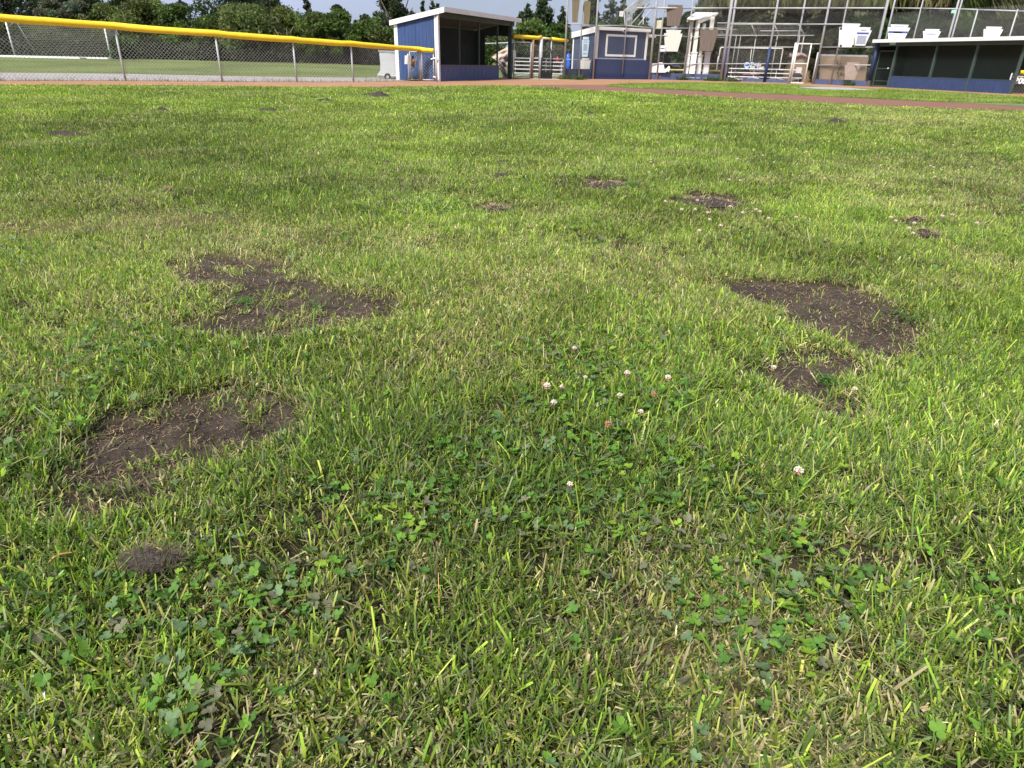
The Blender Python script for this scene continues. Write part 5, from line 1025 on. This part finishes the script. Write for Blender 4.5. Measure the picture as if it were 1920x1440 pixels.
# ================================================================== TREES
def leaves(centers, radii, n, size, base, rseed, shell=.55, aspect=(1,1,.8), droop=0, flat=0):
    r = np.random.default_rng(rseed); k = len(centers); C = np.array(centers); R = np.array(radii); pr = R**2/np.sum(R**2); i = r.choice(k, n, p=pr)
    d = r.normal(size=(n, 3)); d /= np.linalg.norm(d, axis=1)[:, None]; rad = R[i]*(shell+(1-shell)*r.random(n)**.5)*(1+.12*r.standard_normal(n)); P = C[i]+d*rad[:, None]*np.array(aspect)
    a = r.normal(size=(n, 3)); a[:, 2] -= droop; a[:, 2] *= (1-flat); a /= np.linalg.norm(a, axis=1)[:, None]; b = np.cross(a, r.normal(size=(n, 3))); b /= np.linalg.norm(b, axis=1)[:, None]
    s = size*r.lognormal(0, .3, n)[:, None]; V = np.stack([P-a*s*.6, P+b*s*.32-a*s*.1, P+a*s*.6, P-b*s*.32+a*s*.1], 1).reshape(-1, 3); V[:, 2] = np.maximum(V[:, 2], .02)
    F = (np.arange(n)*4)[:, None]+np.array([0,1,2,3]); cc = np.array(base)*(.72+.56*r.random((k, 1)))*(1+.08*r.standard_normal((k, 3))); col = cc[i]*(.7+.6*r.random((n, 1))); return V, F, np.repeat(np.clip(col, .005, 1), 4, 0)
def tree(px, ytop, hwpx, Y, kind, label, seed, n=7000, name='tree', cat='tree', group=None, cbot=.12, base=None, trunk=True, lean=0):
    r = random.Random(seed); c = at(px, 112, Y); sc = Y/1300.; hw = hwpx*sc; H = at(px, ytop, Y).z; b = Vector((c.x, Y, hzv(Vector((c.x, Y, 0))))); t = thing(name, b, label, cat, group)
    cols = {'oak':(.078,.120,.030),'olive':(.112,.148,.044),'dark':(.036,.058,.024),'pine':(.050,.072,.030),'conifer':(.045,.068,.028),'bush':(.060,.110,.026),'grey':(.11,.125,.07),'far':(.055,.075,.05)}; col = base or cols[kind]
    if kind == 'conifer':
        cs = []; rs = []; L = 26
        for i in range(L):
            f = i/(L-1); z = b.z+H*(.12+.86*f); w = hw*(1-f)**.75*(.75+.5*r.random())+.06*hw
            for j in range(max(1, int(4*(1-f)+1.6))): a = r.uniform(0, 6.28); cs.append((b.x+math.cos(a)*w*.65, Y+math.sin(a)*w*.65, z-w*.12)); rs.append(w*.5+.16)
        cs.append((b.x, Y, b.z+H*.97)); rs.append(hw*.06+.1)
        V, Fq, C = leaves(cs, rs, int(n*1.5), .22*Y/70, col, seed, .1, (1,1,.55), .2)
    else:
        cs = []; rs = []; K = 34
        for i in range(K):
            f = r.random(); a = r.uniform(0, 6.28); z = cbot+(1-cbot)*f; prof = (math.sin(math.pi*min(1, .18+z*.80)))**.6 if kind != 'pine' else (.5+.5*r.random())*(math.sin(math.pi*min(1,.12+z*.82)))**.5
            w = hw*prof; rr = hw*r.uniform(.20,.38); q = math.sqrt(r.random())*max(0, w-rr*.7); zc = b.z+H*z; zc = min(zc, b.z+H-rr*.75); cs.append((b.x+math.cos(a)*q+lean*H*z, Y+math.sin(a)*q, max(zc, b.z+rr*.4))); rs.append(rr)
        V, Fq, C = leaves(cs, rs, int(n*1.8), (.19 if kind != 'pine' else .18)*Y/70, col, seed, .45 if kind != 'pine' else .3, (1,1,.72 if kind != 'pine' else .5), .1)
    npmesh('crown', V, [Fq], LEAF, C, t, smooth=False)
    if trunk:
        m = MB(); tw = max(.12, hw*.09); bm = M_barkp if kind in ('grey','olive') else M_bark
        topz = b.z+H*(.93 if kind == 'conifer' else .55)
        m.path([b-Z*.1, b+Vector((r.uniform(-.1,.1)*hw, 0, H*.2)), b+Vector((lean*H*.4+r.uniform(-.12,.12)*hw, 0, H*.4)), Vector((b.x+lean*H*.55, Y, topz))], tw, 8, [tw*1.3, tw, tw*.75, tw*.2])
        if kind != 'conifer':
            for k in range(7):
                a = r.uniform(0, 6.28); z0 = H*r.uniform(.12,.4); e = hw*r.uniform(.45,.85); m.path([b+Z*z0, b+Vector((math.cos(a)*e*.4, math.sin(a)*e*.4, z0+H*.14)), b+Vector((math.cos(a)*e, math.sin(a)*e, z0+H*r.uniform(.25,.42)))], tw*.5, 6, [tw*.55, tw*.35, tw*.1])
        m.build('trunk', bm, t, smooth=True)
    return t
T = 'trees behind the soccer field'
# far back row
for i, (px, yt, hw, Y, k, lb) in enumerate((
  (-60,-60,120,84,'dark','tall dark evergreen beyond the left edge, behind the soccer goal'),(60,-45,95,86,'dark','very tall dark evergreen above the left part of the soccer goal'),(165,-30,75,85,'dark','tall dark tree above the right part of the soccer goal'),
  (250,-2,60,95,'dark','dark tree whose top just leaves the frame left of the first sky gap'),(358,8,26,110,'far','small dome shaped far tree in the first sky gap'),(440,-70,72,80,'dark','huge dark cypress with layered branches, left of the wide sky gap'),
  (505,-6,45,88,'dark','dark tree touching the right flank of the huge cypress'),(533,1,7,110,'conifer','thin faint spire conifer right of the huge cypress'),(585,-12,13,100,'conifer','thin ragged conifer standing alone against the wide sky gap'),
  (640,15,24,92,'dark','dark topped tree right of the thin ragged conifer'),(690,33,22,110,'far','small dome shaped far tree left of the tall pine'),(672,42,16,100,'conifer','small conifer low in the sky gap'))):
    tree(px, yt, hw, Y, k, lb, 100+i, 9000 if hw > 40 else 3500, group=T)
for i, (px, yt, hw, Y, k, lb) in enumerate((
  (-30,20,75,70,'oak','broad green tree at the left edge behind the soccer goal'),(45,38,60,68,'oak','brownish green tree behind the left goal post'),(120,5,38,66,'grey','pale grey green tree behind the middle of the soccer goal'),
  (165,8,36,67,'grey','pale grey green tree with a visible stem behind the right of the goal'),(215,14,42,68,'olive','yellowish green tree right above the right goal post'),(285,2,62,66,'olive','broad olive tree with forked pale trunk right of the goal'),
  (345,15,48,65,'oak','green tree right of the forked pale trunk'),(400,38,45,63,'oak','low green tree under the huge cypress'),(470,14,70,62,'olive','broad rounded olive green tree under the huge cypress'),
  (545,18,58,62,'olive','broad rounded tree in the middle behind the fence'),(600,30,45,60,'oak','leafy tree right of the middle broad tree'),(645,26,42,59,'oak','leafy tree with a dark top behind the fence'),(700,42,46,58,'oak','leafy round tree left behind the blue side wall'),(755,55,40,60,'oak','leafy tree directly behind the left dugout'))):
    tree(px, yt, hw, Y, k, lb, 200+i, 7500, group=T, cbot=.2)
tree(748,-38,52,72,'pine','tall open pine with ragged branches above the left dugout roof',301,8000,group=T, cbot=.35); 
for i, (px, yt, hw, Y) in enumerate(((797,9,9,85),(814,6,11,85),(823,12,7,88),(838,24,12,84))): tree(px, yt, hw, Y, 'conifer', ['dark spire conifer just left of the dugout roof peak','taller spire conifer at the dugout roof peak','thin spire conifer just right of the roof peak','low dark conifer behind the dugout roof front'][i], 310+i, 2500, group='spire conifers above the left dugout')
for i, (px, hw, lb) in enumerate(((-20,90,'at the left edge, left of the soccer goal'),(90,90,'right behind the soccer goal net'),(200,90,'behind the right post of the soccer goal'),(300,80,'behind the second fence bay, around the forked pale trunk'),(400,80,'behind the second fence post from the left'),(500,80,'seen between the second and third fence posts'),(600,70,'seen between the third and fourth fence posts'),(690,70,'just left of the grey trailer'),(770,60,'hidden mostly behind the blue side wall'))):
    tree(px, 78+i*1.2, hw, 66-i*.8, 'dark', 'dark thicket '+lb, 330+i, 5000, 'thicket', 'bush', 'dark thickets at the edge of the soccer field', .0, (.035,.045,.022), False)
tree(235,76,30,58,'bush','bright green bush right of the soccer goal',345,2500,'bush','bush',None,.0,None,False)
C2 = 'trees behind the middle fence bays'
for i, (px, yt, hw, Y, k, lb) in enumerate(((905,40,50,62,'oak','green tree seen behind the left dugout'),(975,24,18,66,'conifer','dark conifer right of the left dugout roof'),(988,8,22,64,'conifer','dark bushy conifer just right of the dugout roof end'),(1008,-14,20,66,'conifer','tall dense conifer in the middle of the group by the fence'),
  (1020,-25,24,70,'conifer','tallest dense conifer of the middle group'),(1050,12,20,72,'conifer','open conifer left of the first tall backstop pole'),(995,36,48,56,'oak','olive green broad tree over the yellow capped bays'),(1045,44,40,55,'bush','bright green tree right over the yellow capped bays'),
  (1105,-8,26,66,'pine','open dark eucalyptus like tree behind the olive panels'),(1140,-14,34,68,'conifer','big conifer above the left part of the booth roof'),(1160,-6,24,64,'conifer','dark conifer behind the small white box'),(1192,-4,26,66,'conifer','conifer behind the sloping hood netting'),(1120,42,40,56,'oak','green tree directly behind the booth'),(1180,38,45,56,'oak','olive tree behind the right part of the booth roof'))):
    tree(px, yt, hw, Y, k, lb, 400+i, 5500, group=C2, cbot=.15)
for i, (px, yt, hw, lb) in enumerate(((1235,33,38,'low dark tree right of the booth'),(1285,22,40,'low green tree behind the cream and brown panels'),(1325,22,38,'low green tree behind the white columns'),(1290,60,60,'dense dark shrub behind the white columns'),(1230,70,40,'dense dark shrub right of the booth'))):
    tree(px, yt, hw, 60-i, 'oak', lb, 430+i, 6000, group='low trees behind the white columns', cbot=.05, base=(.045,.062,.024))
for i, (px, lb) in enumerate(((985,'above the gate left of the rusty post'),(1035,'behind the black netted screen'),(1085,'behind the left end of the booth'))): tree(px, 84, 45, 53+i, 'oak', 'brown green thicket '+lb, 445+i, 4500, 'thicket', 'bush', 'brown green thickets behind the fence bays', .0, (.075,.085,.045), False)
# ================================================================== HILL behind the right side
def hill():
    nx, ny = 120, 60; U, Vv = np.meshgrid(np.linspace(0, 1, nx), np.linspace(0, 1, ny)); X = 12+U*75; Y = 50+Vv*42-(U*26)
    edge = sst(14, 19, X-(Y-50)*.1); z = edge*(sst(0, .75, Vv)*13.5)+(fb(X, Y, 5, 500)-.5)*1.8*sst(.05, .3, Vv)-.02*(Vv < .01); x, y, z = X.ravel(), Y.ravel(), np.where(Vv.ravel() < .02, -.1, z.ravel())
    i = np.arange(nx*ny).reshape(ny, nx); q = np.stack([i[:-1,:-1], i[:-1,1:], i[1:,1:], i[1:,:-1]], -1).reshape(-1, 4); n = fb(x, y, 3, 510)[:, None]
    c = np.array([.085,.085,.052])*(.6+.8*n); m = leafmat('hill_soil', .02, .95, .1)
    tag(npmesh('hill', np.stack([x, y, z], 1), [q], m, c), kind='structure')
    # rough grass and brush on it
    N = 190000; k = rng.integers(0, len(q), N); f = q[k]; P4 = np.stack([x, y, z], 1)[f]; w = rng.dirichlet((1,1,1,1), N)[:, :, None]; P = (P4*w).sum(1); ok = P[:, 2] > .25; P = P[ok]; N = len(P)
    n = fb(P[:, 0], P[:, 1]+P[:, 2], 2.2, 520); hi = sst(4.2, 6.2, P[:, 2]); tall = np.clip(hi*.8+(n-.5)*1.2, 0, 1)
    pal = np.array([[.060,.085,.030],[.10,.115,.046],[.15,.145,.072],[.22,.19,.10]]); pr = np.stack([.5-.3*tall, .35+0*tall, .10+.25*tall, .02+.22*tall], 1); c = pal[choose(N, np.clip(pr, .01, 2))]*rng.uniform(.6, 1.3, (N, 1))
    V, Fq, C = make_blades(P, rng.uniform(.3, 1.0, N)*(.45+.7*tall), rng.uniform(.04, .10, N), np.abs(rng.normal(.25, .3, N)), rng.uniform(0, 6.28, N), rng.uniform(0, 1.2, N), np.full(N, .15), c*.85, c, 2)
    tag(npmesh('hillside_brush', V, [Fq], LEAF, C), 'rough olive and straw coloured brush covering the hillside behind the backstop', 'brush', kind='stuff')
hill()
HG = 'shrubs on the hillside behind the backstop'
for i, (px, yt, hw, Y, col, lb) in enumerate((
  (1365,40,40,49,(.11,.105,.065),'brownish shrub behind the thick double pole'),(1420,62,40,54,(.11,.10,.065),'brown shrub behind the left part of the portable screen'),(1470,60,40,54,(.11,.105,.066),'brown shrub behind the right part of the portable screen'),
  (1520,72,24,52,(.050,.085,.028),'green shrub behind the walk-through gate'),(1560,50,34,46,(.07,.075,.04),'dark shrub left of the large blank white panel'),(1600,28,40,46,(.05,.09,.026),'leafy green shrub above the large blank white panel'),
  (1665,30,40,44,(.045,.09,.024),'deep green shrub at the left end of the dugout roof'),(1700,26,38,44,(.04,.075,.024),'dark green shrub above the broad banded panel'),(1745,38,40,42,(.055,.075,.03),'olive shrub above the middle of the dugout roof'),
  (1800,30,45,41,(.07,.10,.032),'light green shrub right of the mint plate'),(1850,34,45,40,(.06,.065,.034),'brown green shrub right of the slanted panel'),(1900,32,45,40,(.075,.08,.04),'pale olive shrub above the right end of the dugout roof'),(1945,60,45,38,(.06,.085,.034),'green shrub at the right edge above the distance sign'),
  (1385,8,55,50,(.085,.09,.045),'tall brownish tree filling the gap right of the thick double pole'),(1475,12,60,50,(.08,.09,.042),'tall olive tree behind the batting cage frame'),(1545,16,45,49,(.075,.09,.04),'tall olive tree behind the right end of the batting cage'),
  (1640,6,45,48,(.07,.095,.036),'leafy tree above the left end of the dugout roof'),(1700,4,50,47,(.075,.10,.036),'leafy tree above the broad banded panel'),(1765,10,50,45,(.085,.10,.042),'leafy tree behind the mint plate'),(1835,2,55,44,(.085,.11,.045),'tall leafy tree right of the thick rear pole'),
  (1430,100,70,54,(.075,.075,.045),'low brown brush behind the white plank bleachers'),(1575,80,50,54,(.09,.095,.05),'low brown brush behind the plank stand'))):
    tree(px, yt, hw*1.3, Y, 'bush', lb, 600+i, 6500, 'shrub', 'shrub', HG, .0, tuple(v*.85 for v in col), False)
def drooping(px0, px1, y0, y1, Y, n, col, label, seed, slant=.0, L=1.6):
    r = np.random.default_rng(seed); px = r.uniform(px0, px1, n); py = r.uniform(y0, y1, n); P = np.array([at(a, b, Y+c) for a, b, c in zip(px, py, r.uniform(-1.5, 1.5, n))])
    c = np.array(col)*r.uniform(.5, 1.5, (n, 1)); d = np.stack([slant+.15*r.standard_normal(n), .1*r.standard_normal(n), -np.ones(n)], 1); d /= np.linalg.norm(d, axis=1)[:, None]; s = np.stack([np.ones(n), r.normal(size=n), .3*r.normal(size=n)], 1)*.05; Ls = (L*r.uniform(.3, 1, n))[:, None]
    V = np.stack([P-s, P+s, P+d*Ls+s*.3, P+d*Ls-s*.3], 1).reshape(-1, 3); F = (np.arange(n)*4)[:, None]+np.array([0,1,2,3]); b = at((px0+px1)/2, 112, Y); b.z = 0
    t = thing('weeping_tree', b, label, 'tree', 'weeping trees on top of the hillside'); npmesh('foliage', V, [F], LEAF, np.repeat(c, 4, 0), t, smooth=False)
    top = at((px0+px1)/2, min(y0, 0), Y+.5); MB().path([b, b.lerp(top, .5)+Vector((.3,0,0)), top], .06, 8, [.07,.06,.04]).build('trunk', M_bark, t, smooth=True); return t
for i, (a, b, c, l) in enumerate(((1355,1450,(.13,.135,.05),'weeping yellowish foliage above the left part of the backstop rail'),(1440,1560,(.12,.13,.045),'weeping olive foliage above the middle of the backstop rail'),(1545,1650,(.14,.14,.055),'weeping foliage above the large blank white panel'),(1640,1740,(.12,.135,.04),'weeping yellow green foliage above the broad banded panel'),(1730,1810,(.19,.17,.08),'weeping straw coloured foliage left of the thick rear pole'))):
    drooping(a-12, b+12, -60, -8, 50-i*1.2, 8000, c, l, 700+i, 0, 1.0)
drooping(1790,1900,-60,60,44,9000,(.11,.15,.045),'slanting green eucalyptus foliage at the upper right',710,.9,1.2); drooping(1860,1990,-60,95,42,9000,(.13,.14,.065),'slanting grey green eucalyptus foliage at the right edge',711,.9,1.3)
def bigtrunk():
    Y = 56; t = thing('leaning_tree', Vector((at(1356,120,Y).x, Y, 0)), 'dark leaning tree trunk rising out of frame beside the thick double pole', 'tree'); P = lambda x, y: at(x, y, Y)
    MB().path([t.location, P(1354,60), P(1350,20), P(1340,-15), P(1336,-60)], .5, 10, [.55,.5,.45,.4,.3]).build('trunk', M_bark, t, smooth=True)
    cs = [tuple(P(x, y)) for x, y in ((1350,-40),(1370,-30),(1390,-20),(1375,0),(1360,14),(1362,36))]; V, Fq, C = leaves(cs, [1.2,1.4,1.3,1.1,.8,.9], 5000, .25, (.05,.055,.03), 77, .2); npmesh('crown', V, [Fq], LEAF, C, t, smooth=False)
bigtrunk()
